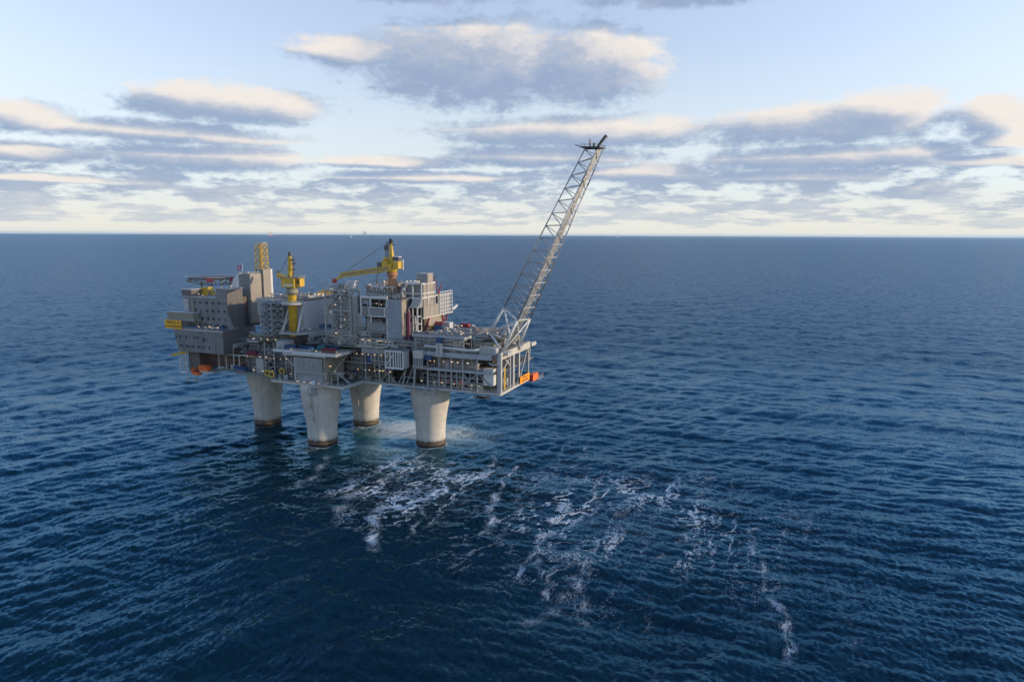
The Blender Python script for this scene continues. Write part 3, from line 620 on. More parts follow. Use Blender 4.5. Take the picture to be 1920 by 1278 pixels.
# ------------------------------------------------------------------ louvred compressor box and laydown deck
t_ = thing('louvred_box', 'pale louvred box cantilevered over the nearest leg', 'machinery house', (-5, -14, 37))
MB().box(-13.6, 3.6, -22.0, -8, 41.4, 49.0).build('louvre_wall', 'dark_louvre', t_)
MB().box(-13.2, 3.4, -21.6, -8, 35.2, 41.0).build('lower_wall', 'louvre', t_)
MB().box(3.62, 5.2, -21.7, -6, 36.5, 49.3).build('side_wall', 'olive_steel', t_)
MB().box(-15, -13.62, -21.8, -9, 36, 48.6).build('corner_panel', 'pale_cladding', t_)
mb = MB().box(-14.2, 5.6, -22.6, -21.9, 40.9, 41.5).bar((5.4, -22.3, 41.2), (5.6, -22.3, 38.5), 0.4)
mb.build('pipe_ledge', 'white_steel', t_)
mb = MB()
for k in range(6): mb.box(-13 + k * 3.2, -12.8 + k * 3.2, -22.15, -22.0, 41.5, 48.6)
for k in range(8): mb.box(-13.4, 3.4, -22.3, -22.0, 41.8 + k * .92, 42.36 + k * .92)
mb.build('slats', 'pale_cladding', t_)
MB().box(-21.5, 5.8, -22.4, -6, 49.6, 50.4).bar((-21, -22, 49.6), (-15, -20, 42), 0.4).build('canopy_beam', 'cream_steel', t_)
mb = MB().rail([(-13, -22.4, 35.2), (5, -22.4, 35.2)], 1.2, 1.8); mb.box(5.6, 13, -19, -15.5, 40.8, 41.1).rail([(5.6, -19, 41.1), (11, -19, 41.1)], 1.1, 1.6); mb.bar((11, -19, 41.2), (17, -17, 35.2), 0.35).bar((11, -19, 42.3), (17, -17, 36.3), 0.15).bar((6.5, -19, 35), (6.5, -19, 40.8), 0.4).bar((10.5, -19, 35), (10.5, -19, 40.8), 0.4); mb.build('stairway', 'white_steel', t_)
MB().bar((7, -17, 42), (12, -13, 49.5), 0.6).build('brace', 'olive_steel', t_)
pipes(t_, -29, -15, -18, -10, 36, 48, 14, 31); kit(t_, -28, -16, -20, -12, 35, 9, 32, 3)
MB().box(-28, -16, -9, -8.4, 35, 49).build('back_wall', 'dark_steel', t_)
t_ = thing('laydown_deck', 'railed laydown deck with containers above the louvred box', 'deck', (-8, -12, 51))
MB().prism([(-29, -20), (-15, -20), (-15, -22.3), (11.6, -22.3), (13, -12), (13, -4.2), (-29, -4.2)], 50.9, 51.5).build('deck_plate', 'olive_steel', t_)
mb = MB().box(-29.2, -15, -20.6, -20.0, 50.6, 52.0).box(-15, 11.8, -22.9, -22.3, 50.5, 52.2).build('edge_beam', 'white_paint', t_)
MB().hexa([(11.8, -22.9, 50.5), (12.4, -22.9, 50.5), (13.6, -12, 50.5), (13, -12, 50.5), (11.8, -22.9, 52.2), (12.4, -22.9, 52.2), (13.6, -12, 52.2), (13, -12, 52.2)]).build('edge_beam', 'cream_steel', t_)
MB().rail([(-29, -20.3, 52), (-15.2, -20.3, 52), (-15, -22.6, 52), (11.8, -22.6, 52.2), (13.2, -12, 52.2)], 1.2, 1.6, 0.09).build('railing', 'olive_steel', t_)

CT = {}
def container(L, Wd, Hh, mat, top=False):
    key = (L, Wd, Hh, mat)
    root = bpy.data.objects.new('cargo_container', None); col.objects.link(root); BASE[root] = (0, 0, 0)
    mb = MB()
    if top:   # open basket
        mb.box(-L/2, L/2, -Wd/2, -Wd/2 + .12, .2, Hh).box(-L/2, L/2, Wd/2 - .12, Wd/2, .2, Hh).box(-L/2, -L/2 + .12, -Wd/2 + .12, Wd/2 - .12, .2, Hh).box(L/2 - .12, L/2, -Wd/2 + .12, Wd/2 - .12, .2, Hh).box(-L/2, L/2, -Wd/2, Wd/2, .1, .2)
    else: mb.box(-L/2, L/2, -Wd/2, Wd/2, .2, Hh)
    n_ = int(L / .6)
    for k in range(n_): 
        x = -L/2 + (k + .3) * L / n_; mb.box(x, x + L / n_ * .45, -Wd/2 - .08, -Wd/2, .35, Hh - .15)
    n_ = int(Wd / .6)
    for k in range(n_):
        y = -Wd/2 + (k + .3) * Wd / n_; mb.box(L/2, L/2 + .08, y, y + Wd / n_ * .45, .35, Hh - .15)
    mb.build('body', mat, root)
    f = MB()
    for x in (-L/2, L/2):
        for y in (-Wd/2, Wd/2): f.box(x - .11, x + .11, y - .11, y + .11, 0, Hh + .1)
    for y in (-Wd/2, Wd/2): f.box(-L/2 + .11, L/2 - .11, y - .09, y + .09, Hh - .1, Hh + .08).box(-L/2 + .11, L/2 - .11, y - .09, y + .09, 0, .18)
    f.build('frame', mat, root)
    return root
def put_container(u, v, z, rz, label, L, Wd, Hh, mat, top=False, cat='container', group='cargo containers on the decks'):
    o = container(L, Wd, Hh, mat, top); o.location = W(u, v, z); o.rotation_euler = (0, 0, TH + R(rz))
    o['label'] = label; o['category'] = cat; o['group'] = group
    return o
put_container(-20.5, -17.5, 51.5, 8, 'blue open container at left of the laydown deck', 5.6, 2.5, 2.6, 'blue_paint', True)
put_container(-13.6, -12.5, 51.5, 3, 'long blue container under the black pipe end', 8.5, 2.4, 1.8, 'blue_paint')
put_container(-3.2, -13.5, 51.5, 5, 'teal container mid laydown deck', 3.6, 2.6, 2.8, 'teal_paint')
put_container(4.6, -17.8, 51.5, 4, 'maroon container at right corner of the laydown deck', 6.4, 2.6, 2.5, 'maroon_paint')
put_container(0.8, -9.5, 51.5, -6, 'dark blue basket behind the maroon container', 5.0, 2.4, 1.6, 'blue_paint', True)
put_container(-9.5, -1.0, 60.8, 0, 'blue container on ledge left of the white frame tower', 6.4, 2.5, 2.9, 'blue_paint')
put_container(-62.4, -10.0, 34.9, -8, 'blue container on low deck between the two left legs and living quarters', 8.6, 2.6, 2.9, 'blue_paint')
put_container(-53.5, -9.0, 44.5, 0, 'maroon container on gangway beside white diagonal brace', 6.8, 2.6, 2.9, 'maroon_paint')
put_container(-88.5, -10.6, 33.6, 0, 'orange container under the living quarters', 6.6, 2.6, 3.2, 'orange_paint')
put_container(-93.5, -12.4, 58.05, 0, 'long blue basket at left on the quarters balcony', 8.6, 2.2, 1.7, 'blue_paint', True)
put_container(-74.0, -11.5, 58.05, 0, 'blue container at right corner of the quarters balcony', 5.6, 3.0, 2.2, 'blue_paint')
put_container(52.6, 24, 61.9, -10, 'white container on the pipe deck', 5.4, 3.0, 3.4, 'white_paint')
put_container(51.5, 15.4, 61.9, 20, 'small blue container with red crate on top, pipe deck', 4.0, 2.6, 2.6, 'blue_paint')
put_container(51.6, 16.2, 64.7, 20, 'red crate topmost on the small blue container', 4.2, 2.4, 1.5, 'red_paint', True, 'crate')
put_container(59.5, 33, 61.9, -12, 'low red container at back of the pipe deck', 5.4, 2.2, 1.8, 'red_paint')
put_container(63.3, -6.4, 58.6, 0, 'blue box topping the white braced ladder tower', 2.6, 1.6, 2.8, 'blue_paint', False, 'box')
put_container(56.4, -5.4, 49.4, 0, 'blue box hanging right of the cream cabin', 4.0, 1.6, 2.4, 'blue_paint', False, 'box')
t_ = thing('steel_pipe', 'fat dark pipe section with open black end on laydown deck', 'pipe', (-9.5, -11, 53.4))
MB().tube([(-13, -12.4, 54.9), (-6.5, -9.6, 55.1)], 1.25, 18).build('shell', 'dark_steel', t_); MB().tube([(-13.12, -12.45, 54.9), (-12.9, -12.36, 54.9)], 1.0, 18).build('bore', 'black_rubber', t_)
t_ = thing('grey_cabin', 'pale grey workshop cabin left of the blue containers', 'cabin', (-25, -14, 51.5))
MB().box(-28.8, -23.2, -18.5, -10, 51.5, 55.6).build('wall', 'pale_cladding', t_); MB().box(-29, -23, -18.7, -9.8, 55.6, 55.9).build('roof', 'white_steel', t_); MB().box(-27, -25.6, -18.58, -18.5, 51.7, 53.8).build('door', 'grey_steel', t_)
t_ = thing('drum_tank', 'small teal cylinder tank standing at the laydown deck rail', 'tank', (-3.6, -21, 51.5))
MB().lathe((-3.6, -21), [(.2, 51.6), (.95, 51.7), (.95, 54.0), (.5, 54.5), (.1, 54.6)], 14).build('shell', 'teal_paint', t_); MB().lathe((-3.6, -21), [(1.0, 52.6), (1.0, 52.8)], 14).build('hoop', 'grey_steel', t_)
t_ = thing('timber_stack', 'pale flat stack of long beams near the rail of the laydown deck', 'beams', (-11, -18.5, 51.5))
for k in range(4): MB().bar((-16.5, -19.4 + k * .5, 52.0 + (k % 2) * .3), (-5.5, -19.2 + k * .5, 52.0 + (k % 2) * .3), 0.32).build('beam', 'cream_steel', t_)

# ------------------------------------------------------------------ living quarters
Q = thing('living_quarters', 'grey windowed living quarters block overhanging the left end', 'building', (-88, 0, 44.8))
MB().hexa([(-104, -14, 44.8), (-70, -14, 44.8), (-70, 12, 44.8), (-104, 12, 44.8), (-107, -14, 58), (-70, -14, 58), (-70, 12, 58), (-107, 12, 58)]).build('lower_block', 'grey_cladding', Q)
MB().box(-69.97, -69.5, -14.1, 8, 44.8, 58).build('end_wall', 'brown_cladding', Q)
MB().box(-104, -79, -8, 22, 58.02, 76).build('upper_block', 'grey_cladding', Q)
MB().box(-79, -71.4, -8, 4, 58.02, 81.2).build('stair_block', 'grey_cladding', Q)
MB().box(-71.38, -70.9, -8.1, 4.1, 58.02, 81.3).build('end_wall', 'brown_cladding', Q)
MB().box(-79, -72.2, 4.02, 20, 58.02, 76.2).build('recessed_block', 'brick_brown', Q)
MB().box(-72.18, -71.9, 8, 17, 58.1, 66).build('louvre_wall', 'dark_louvre', Q)
MB().box(-104.4, -79, -8.4, 22.3, 76.02, 76.7).build('roof_parapet', 'pale_cladding', Q)
MB().box(-79.3, -70.7, -8.3, 4.3, 81.32, 81.9).build('roof_parapet', 'grey_steel', Q)
MB().box(-104.3, -97, -8.6, 2, 76.72, 80.2).build('roof_house', 'brown_cladding', Q); MB().box(-104.8, -96.4, -9, 2.4, 80.22, 80.7).build('roof_house', 'white_steel', Q)
MB().box(-103.8, -99.8, -8.35, -8.02, 66, 75).build('wall_panel', 'pale_cladding', Q); MB().box(-97.5, -96.5, -8.5, -8.02, 66, 75.9).build('pilaster', 'beige_cladding', Q)
win = None; blind = []
plain('blind', (0.10, 0.11, 0.12), 0.3)
def window(u, z, v, wd=1.0, h=1.45):
    global win
    if win is None:
        win = MB().box(-.5, .5, -.04, .0, -.72, .72).build('window', 'window_glass', None); win.name = 'window'; o = win
    else: o = win.copy(); col.objects.link(o)
    if rnd.random() < .3:
        if not blind: blind.append(win.data.copy()); blind[0].materials[0] = MATS['blind']
        o.data = blind[0]
    o.parent = Q; b_ = BASE[Q]; o.location = (u - b_[0], v - .025 - b_[1], z - b_[2]); o.scale = (wd, 1, h / 1.44)
    return o
for z in (73.2, 68.6, 64.0):
    for k in range(6):
        u = -95.2 + k * 4.35
        if u < -79.6 or True:
            for d in (-.62, .62): window(u + d + (0 if k < 4 else .3), z, -8)
for k in range(11): window(-92.6 + k * 1.95, 60.2, -8, .9, 1.9)
for u in (-105.2, -102.4, -100.8, -97.4, -95.2, -91.2, -89.2, -87.3): window(u, 53.4, -14, .85, 1.7)
for u in (-84.3, -82.2): window(u, 52.6, -14, 1.15, 2.6)
for u in (-102.2, -100.9, -97.7, -96.2, -93.4, -91.9, -89.0, -87.6, -84.4, -80.4): window(u, 48.1, -14, .85, 1.6)
mb = MB().rail([(-106.5, -13.9, 58.02), (-70, -13.9, 58.02), (-69.6, -2, 58.02)], 1.3, 1.4, 0.12); mb.build('railing', 'white_steel', Q)
MB().box(-107, -69.6, -14.4, -14.02, 57.4, 58.3).build('edge_beam', 'white_steel', Q)
MB().hexa([(-70.8, -8.3, 58.1), (-70.4, -8.3, 58.1), (-70.4, -4, 58.1), (-70.8, -4, 58.1), (-70.8, -8.3, 66), (-70.4, -8.3, 66), (-70.4, -7.8, 66), (-70.8, -7.8, 66)]).build('buttress', 'grey_steel', Q)
for u in (-90.8, -86.6, -82.3, -78.0, -74.0): MB().bar((u, -13.6, 58.1), (u + .4, -9, 64.6), 0.16).build('awning_strut', 'white_steel', Q)
mb = MB().bar((-69.3, -7.5, 48.8), (-69.3, 9, 50.0), 2.2).bar((-69.3, -1.5, 47.8), (-69.3, 7.6, 40.3), 1.8).bar((-69.3, -7.4, 48), (-69.3, -7.4, 43), 0.5).bar((-69.3, 7.8, 49), (-69.3, 7.8, 35), 1.6); mb.build('support_brace', 'white_steel', Q)
MB().box(-101, -93, -10, 14, 32.4, 44.8).build('hull_wall', 'brown_cladding', Q); MB().box(-93, -62, -3, -2.4, 35, 44.7).build('hull_wall', 'brown_steel', Q)
MB().box(-92.98, -92.5, -10, -3, 33, 44.5).build('hull_wall', 'brick_brown', Q)
MB().box(-93, -80, -12.2, -3, 33.0, 33.6).build('low_ledge', 'cream_steel', Q)
mb = MB()
for u in (-78.5, -73, -67.5, -63.5): mb.bar((u, -9.3, 35), (u, -9.3, 44.6), 0.45)
mb.bar((-79, -9.3, 44.2), (-62, -9.3, 44.2), 0.5); mb.build('hull_frame', 'cream_steel', Q)
mb = MB()
for k in range(6): mb.tube([(-90 + k * 1.1, -3.6, 36.5 + k), (-79, -3.6, 37 + k * 1.1)], 0.18, 6)
mb.build('pipe_rack', 'brown_steel', Q)
mb = MB()
for z in (62.2, 66.3, 70.8, 75.2): mb.box(-98.9, -79.05, -8.22, -8.01, z, z + .16)
for z in (46.4, 50.6, 55.6): mb.box(-103.5, -70.2, -14.2, -14.01, z, z + .14)
mb.build('ledge', 'panel_grey', Q)
for u in (-86.4, -80.0, -95.9): MB().tube([(u, -8.25, 58.2), (u, -8.25, 75.8)], .14, 6).build('downpipe', 'grey_steel', Q)
for u in (-99.5, -86, -75.5): MB().tube([(u, -14.25, 45), (u, -14.25, 57.2)], .14, 6).build('downpipe', 'grey_steel', Q)
kit(Q, -77, -63, -7, -3.6, 35, 7, 41, 3)
pipes(Q, -78, -62, -6, -3.6, 36, 44, 10, 42, ('brown_steel', 'grey_steel', 'rust_paint'))
kit(Q, -100, -82, -4, 16, 76.72, 12, 43, 2.2); MB().box(-91, -83.5, 2, 8, 76.72, 80.8).build('roof_house', 'white_paint', Q)
kit(Q, -88, -73, -12.6, -9, 58.03, 7, 44, 1.8)
# roof towers
Tq = thing('roof_tower', 'tall grey lift tower with white slanted face on the quarters roof', 'tower', (-74, 14, 76))
MB().box(-78, -70.2, 9.5, 19.3, 60, 89.2).build('tower_wall', 'grey_cladding', Tq); MB().box(-70.18, -69.7, 9.5, 19.3, 60, 89.3).build('end_wall', 'beige_cladding', Tq)  # beige on the right face paints in its sunlight
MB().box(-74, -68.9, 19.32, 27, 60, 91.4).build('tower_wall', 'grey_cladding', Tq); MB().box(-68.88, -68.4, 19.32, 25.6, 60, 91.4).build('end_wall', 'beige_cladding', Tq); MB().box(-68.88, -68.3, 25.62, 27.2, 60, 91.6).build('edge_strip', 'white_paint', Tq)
MB().hexa([(-84.5, 9.4, 77), (-78.02, 9.4, 77), (-78.02, 12, 77), (-84.5, 12, 77), (-82.5, 9.4, 86), (-78.02, 9.4, 89.6), (-78.02, 12, 89.6), (-82.5, 12, 86)]).build('slanted_face', 'white_paint', Tq)
MB().rail([(-77.8, 9.7, 89.2), (-70.4, 9.7, 89.2), (-70.4, 19, 89.2)], 1.1, 1.5, 0.1).build('railing', 'white_steel', Tq)
kit(Tq, -77, -71, 11, 18, 89.2, 5, 45, 1.5)
Hd = thing('helideck', 'round helideck with red netting carried above the quarters roof', 'helideck', (-107, 20, 76))
MB().lathe((-107, 20), [(15.2, 85.3), (15.4, 86.0), (15.2, 86.1)], 24).build('landing_deck', 'deck_plate', Hd)
MB().lathe((-107, 20), [(15.6, 85.8), (17.2, 86.6), (17.3, 86.5), (15.7, 85.6)], 24).build('perimeter_net', 'galvanised', Hd)
mb = MB()
for k in range(16):
    a = 2 * math.pi * k / 16; mb.bar((-107 + 17 * math.cos(a), 20 + 17 * math.sin(a), 84.2), (-107 + 9 * math.cos(a), 20 + 9 * math.sin(a), 81.6), 0.35); mb.bar((-107 + 15 * math.cos(a), 20 + 15 * math.sin(a), 85.4), (-107 + 15 * math.cos(a), 20 + 15 * math.sin(a), 83.0), 0.3)
    a2 = 2 * math.pi * (k + 1) / 16; mb.bar((-107 + 15.5 * math.cos(a), 20 + 15.5 * math.sin(a), 83.2), (-107 + 15.5 * math.cos(a2), 20 + 15.5 * math.sin(a2), 83.2), 0.3); mb.bar((-107 + 9 * math.cos(a), 20 + 9 * math.sin(a), 81.6), (-107 + 9 * math.cos(a2), 20 + 9 * math.sin(a2), 81.6), 0.4)
for x, y in ((-112, 14), (-102, 12), (-99, 24), (-110, 28)): mb.bar((x, y, 76), (x, y, 84), 0.6)
mb.build('support_truss', 'grey_steel', Hd)
for a0 in (-62, -14, 178): 
    a, a2 = R(a0), R(a0 + 14); MB().bar((-107 + 16.6 * math.cos(a), 20 + 16.6 * math.sin(a), 84.9), (-107 + 16.6 * math.cos(a2), 20 + 16.6 * math.sin(a2), 84.9), 0.25, 1.7).build('red_panel', 'net_red', Hd)
mb = MB(); mb.rail([(-107 + 16 * math.cos(R(a)), 20 + 16 * math.sin(R(a)), 83.4) for a in range(-170, 11, 20)], 1.0, 3.5, 0.1); mb.build('walkway_railing', 'white_steel', Hd)
t_ = thing('cradle', 'yellow angular cradle on the quarters roof under the helideck', 'cradle', (-96, 0, 76.7))
MB().hexa([(-101, -1, 76.72), (-89, -1, 76.72), (-89, 3, 76.72), (-101, 3, 76.72), (-97.5, -1, 81.2), (-92, -1, 81.6), (-92, 3, 81.6), (-97.5, 3, 81.2)]).build('body', 'yellow_paint', t_); MB().box(-91.8, -89.5, -1.3, -1.05, 77, 79.6).build('rusty_plate', 'rust_paint', t_)
t_ = thing('lattice_mast', 'square yellow lattice mast behind the quarters tower', 'mast', (-78.4, 30, 76))
MB().lattice([(-81.6, 27, 76), (-75.2, 27, 76), (-75.2, 33, 76), (-81.6, 33, 76)], [(-81.0, 27.6, 106.5), (-75.8, 27.6, 106.5), (-75.8, 32.4, 106.5), (-81.0, 32.4, 106.5)], 8, 0.45, 0.26).build('frame', 'yellow_paint', t_)
mb = MB()
for k in range(9):
    z = 79.5 + 3.38 * k; mb.box(-80.8, -76, 27.7, 28.4, z - .1, z + .1).box(-80.8, -76, 31.6, 32.3, z - .1, z + .1)
mb.build('platform_floor', 'olive_steel', t_)
MB().rail([(-81.0, 27.6, 106.5), (-75.8, 27.6, 106.5), (-75.8, 32.4, 106.5), (-81.0, 32.4, 106.5), (-81.0, 27.6, 106.5)], 1.0, 1.6, 0.14).build('railing', 'white_steel', t_)
MB().bar((-78.4, 29, 78), (-78.4, 29, 106.5), 0.7).build('ladder_cage', 'yellow_paint', t_)
t_ = thing('flag_pole', 'thin pole flying a red and blue cross flag on the lift tower', 'flag', (-76.5, 11, 89.2))
MB().tube([(-76.5, 11, 89.2), (-76.5, 11, 95.2)], 0.13).build('pole', 'white_paint', t_)
def flagpiece(x0, x1, y0, y1, mat, off, nm):
    mb = MB(); N = 6
    for k in range(N):
        f0, f1_ = x0 + (x1 - x0) * k / N, x0 + (x1 - x0) * (k + 1) / N
        P_ = lambda f, g_: (-76.6 - f * 3.9, 11 + .35 * math.sin(f * 7), 92.2 + g_ * 2.5 - f * 1.2)
        a, b_, c, d = P_(f0, y0), P_(f1_, y0), P_(f1_, y1), P_(f0, y1)
        mb.hexa([(p[0], p[1] - off, p[2]) for p in (a, b_)] + [(p[0], p[1] + off, p[2]) for p in (b_, a)] + [(p[0], p[1] - off, p[2]) for p in (d, c)] + [(p[0], p[1] + off, p[2]) for p in (c, d)])
    mb.build(nm, mat, t_)
flagpiece(0, 1, 0, 1, 'flag_red', .03, 'flag_cloth'); flagpiece(.27, .48, 0, 1, 'flag_white', .05, 'white_cross'); flagpiece(0, 1, .36, .64, 'flag_white', .06, 'white_cross'); flagpiece(.32, .43, 0, 1, 'flag_blue', .08, 'blue_cross'); flagpiece(0, 1, .43, .57, 'flag_blue', .09, 'blue_cross')
# balcony shelter, sign, davit
t_ = thing('shelter', 'olive brown box shelter above the yellow sign', 'shelter', (-102, -10, 63.4))
MB().box(-112, -92, -13, -8.5, 63.6, 67.2).build('wall', 'olive_steel', t_); MB().box(-112.4, -91.6, -13.4, -8.3, 67.2, 67.7).build('roof', 'white_steel', t_); MB().box(-113, -91, -13.6, -8.4, 62.9, 63.55).build('floor', 'grey_steel', t_)
MB().box(-112, -99.4, -12.5, -9, 58.1, 62.8).build('support_box', 'grey_steel', t_); MB().rail([(-98.5, -13.4, 62), (-91, -13.4, 62)], 1.0, 1.5).build('railing', 'white_steel', t_)
def signboard(label, u, v, z, wd, h, rz, mat):
    o = thing('name_sign', label, 'sign', (u, v, z), 'yellow name signs'); o.rotation_euler = (0, 0, TH + R(rz)); BASE[o] = (0, 0, 0)
    MB().box(-wd/2, wd/2, 0, .25, -h/2, h/2).build('board', mat, o)
    text('TROLL A', h * .44, 'lettering', o, (0, -.03, h * .22), (R(90), 0, 0), 1.2)
    text('31/6 EQUINOR', h * .34, 'lettering', o, (0, -.03, -h * .24), (R(90), 0, 0), 1.12)
    f = MB(); f.bar((-wd/3, .5, -h/2), (-wd/3, .5, h/2), .2).bar((wd/3, .5, -h/2), (wd/3, .5, h/2), .2).build('bracket', 'grey_steel', o)
    return o
signboard('yellow name sign with black lettering on the living quarters front', -106, -14.9, 60.5, 12.6, 4.9, 0, 'sign_yellow')
signboard('orange name sign on the flare end of the deck', 96.9, 28.2, 36.6, 14.2, 3.9, 90, 'sign_orange')
t_ = thing('escape_davit', 'yellow davit beam on a white frame left under the quarters', 'davit', (-104, -12, 32))
MB().bar((-111.6, -12, 41.5), (-96.6, -12, 45.0), 1.3).build('beam', 'yellow_paint', t_)
mb = MB()
for u in (-105.6, -100.8): mb.bar((u, -12, 32), (u, -12, 44), 0.6); mb.bar((u, -9, 32), (u, -9, 44), 0.5)
mb.bar((-105.6, -12, 33), (-101, -12, 38), .4).bar((-105.6, -12, 38), (-101, -12, 43), .4).box(-106, -100.4, -12.6, -8.6, 31.4, 32); mb.build('frame', 'white_paint', t_)
mb = MB().bar((-96, -12, 33), (-84, -12, 33), .5).bar((-96, -12, 33), (-101, -13, 27), .4).bar((-90, -12, 33), (-96, -13, 27), .5).bar((-85, -12, 33), (-88, -13, 28), .4).bar((-101, -13, 27), (-88, -13, 28), .4); mb.build('outrigger', 'cream_steel', t_)
t_ = thing('rescue_boat', 'small orange red rescue boat hanging below the quarters hull', 'boat', (-93, -13, 32))
MB().hexa([(-95.5, -14, 33.4), (-94, -14.4, 31.6), (-94, -11.8, 31.6), (-95.5, -12, 33.4), (-95, -14.2, 35.6), (-93.4, -14.6, 33.6), (-93.4, -11.6, 33.6), (-95, -11.9, 35.6)]).hexa([(-94, -14.4, 31.4), (-89.6, -14.4, 31.4), (-89.6, -11.8, 31.4), (-94, -11.8, 31.4), (-94.2, -14.5, 33.2), (-89, -14.5, 32.6), (-89, -11.6, 32.6), (-94.2, -11.6, 33.2)]).build('hull', 'orange_paint', t_)
MB().box(-93.4, -91, -13.8, -12.4, 33.2, 34).build('canopy', 'red_paint', t_)
hr = thing('hose_reel', 'yellow ring hose reel, pair on deck edge over the left leg', 'hose reel', (-31.4, -20.2, 37.6), 'yellow hose reels')
def ringmesh(R_, r_, n=20, k=7):
    mb = MB(); rings = []
    for i in range(n + 1):
        a = 2 * math.pi * i / n
        rings.append([((R_ + r_ * math.cos(2 * math.pi * j / k)) * math.cos(a), r_ * math.sin(2 * math.pi * j / k), (R_ + r_ * math.cos(2 * math.pi * j / k)) * math.sin(a)) for j in range(k)])
    return mb.rings(rings, k, False)
BASE[hr] = (0, 0, 0)
ringmesh(1.55, .5).build('hose_ring', 'yellow_paint', hr); MB().tube([(0, -.5, 0), (0, .5, 0)], .5, 10).build('hub', 'dark_steel', hr); MB().bar((0, .7, -2.4), (0, .7, .3), .3).box(-1, 1, -.4, 1.0, -2.7, -2.4).build('stand', 'grey_steel', hr)
for p, lb in (((-35.2, -19.0, 37.9), 'yellow ring hose reel, left one of the pair at deck edge'), ((-27.8, -16.0, 38.9), 'yellow ring hose reel set back behind the pair')):
    c = copy_tree(hr); c.location = W(*p); c['label'] = lb
hr['label'] = 'yellow ring hose reel, larger right one of the pair at deck edge'

# ------------------------------------------------------------------ utility module with stair lattice
M2 = thing('utility_module', 'pale clad module behind the left crane with lamps along its roof', 'module', (-36, 10, 57))
MB().box(-51.6, -21.4, 1.0, 27, 57, 76.2).build('core_wall', 'dark_steel', M2)
MB().box(-21.38, -20.9, -4.8, 27, 55.5, 76.3).build('end_wall', 'lilac_cladding', M2)
MB().box(-51.8, -45.6, -5.2, 1, 68.0, 76.2).build('front_panel', 'pale_cladding', M2); MB().box(-27, -21.4, -4.8, 0.9, 55.5, 76.2).build('corner_wall', 'lilac_cladding', M2)
MB().box(-52.2, -20.6, -5.4, 27.4, 76.32, 77.0).build('roof', 'deck_plate', M2)
MB().box(-52.3, -27, -5.8, -5.42, 75.6, 77.1).build('roof_edge', 'white_steel', M2)
MB().rail([(-52, -5.3, 77), (-20.8, -5.3, 77), (-20.8, 27, 77)], 1.2, 1.5, 0.1).build('railing', 'white_steel', M2)
for z in (57, 63, 69.5): MB().box(-51, -27, -4.4, 1, z, z + .4).build('floor', 'grey_steel', M2)
mb = MB()
for u in (-51, -45.4, -30, -27.4): mb.box(u - .3, u + .3, -4.8, -4.2, 53.5, 75.6)
mb.build('column', 'grey_steel', M2)
pipes(M2, -50, -28, -3.6, .6, 57.5, 75, 20, 51); kit(M2, -50, -24, 0, 24, 77, 24, 52, 1.8); pipes(M2, -50, -24, 0, 24, 77.3, 78.6, 10, 53)
MB().box(-30.5, -24.4, 6, 10, 77, 78.2).build('roof_hatch', 'pale_cladding', M2)
pk = thing('roof_beam', 'yellow spreader beam resting at the right end of the module roof', 'beam', (-15, 24, 77))
MB().bar((-30, 20, 78.6), (-21.5, 25.5, 78.4), 1.0, 1.4).build('beam', 'yellow_paint', pk); MB().hexa([(-28.5, 21, 79.1), (-24, 23.5, 79.1), (-24, 24.1, 79.1), (-28.5, 21.6, 79.1), (-26.8, 22, 81.2), (-26, 22.4, 81.2), (-26, 22.8, 81.2), (-26.8, 22.4, 81.2)]).build('gusset', 'yellow_paint', pk)
SL = thing('stair_lattice', 'grey lattice stair tower left of the yellow crane pedestal', 'stair tower', (-38, -7, 57))
MB().lattice([(-46, -10, 57), (-38.5, -10, 57), (-38.5, -5.6, 57), (-46, -5.6, 57)], [(-46, -10, 75), (-38.5, -10, 75), (-38.5, -5.6, 75), (-46, -5.6, 75)], 6, .4, .26).build('frame', 'blue_grey_steel', SL)
MB().lattice([(-38.1, -9.6, 58.5), (-30.6, -9.6, 58.5), (-30.6, -5.8, 58.5), (-38.1, -5.8, 58.5)], [(-38.1, -9.6, 76), (-30.6, -9.6, 76), (-30.6, -5.8, 76), (-38.1, -5.8, 76)], 5, .4, .26).build('frame', 'grey_steel', SL)
mb = MB()
for k in range(6): mb.bar((-45.5 + (k % 2) * 6.6, -9, 57 + k * 3), (-38.9 - (k % 2) * 6.6, -9, 60 + k * 3), .9, .25)
for k in range(5): mb.bar((-37.6 + (k % 2) * 6.6, -8.6, 58.5 + k * 3.5), (-31 - (k % 2) * 6.6, -8.6, 62 + k * 3.5), .9, .25)
mb.build('stair_flight', 'galvanised', SL)
mb = MB()
for k in range(6): mb.box(-45.8, -30.8, -9.8, -6, 59.9 + k * 3, 60.1 + k * 3)
mb.build('landing', 'blue_grey_steel', SL)

# ------------------------------------------------------------------ cranes
K1 = thing('pedestal_crane', 'yellow pedestal crane with box cab, boom laid away to the left', 'crane', (-22, -12, 57), 'yellow pedestal cranes')
c = (-22, -12)
MB().lathe(c, [(2.3, 58), (2.3, 79.5), (2.5, 80), (2.5, 80.4)], 20).build('pedestal', 'yellow_paint', K1)
MB().lathe(c, [(2.4, 80.4), (3.4, 81.4), (3.4, 83.0), (2.8, 83.4), (2.8, 84.4)], 20).build('slew_ring', 'olive_steel', K1)
MB().lathe(c, [(5.8, 75.2), (6.0, 75.3), (6.0, 76.4), (5.8, 76.5)], 20).rail([(c[0] + 5.8 * math.cos(R(a)), c[1] + 5.8 * math.sin(R(a)), 76.5) for a in range(0, 361, 30)], 1.2, 1.6, .1).build('ring_platform', 'pale_cladding', K1)
MB().box(-26.2, -17.8, -15.4, -9, 84.5, 89.8).build('machinery_house', 'yellow_paint', K1)
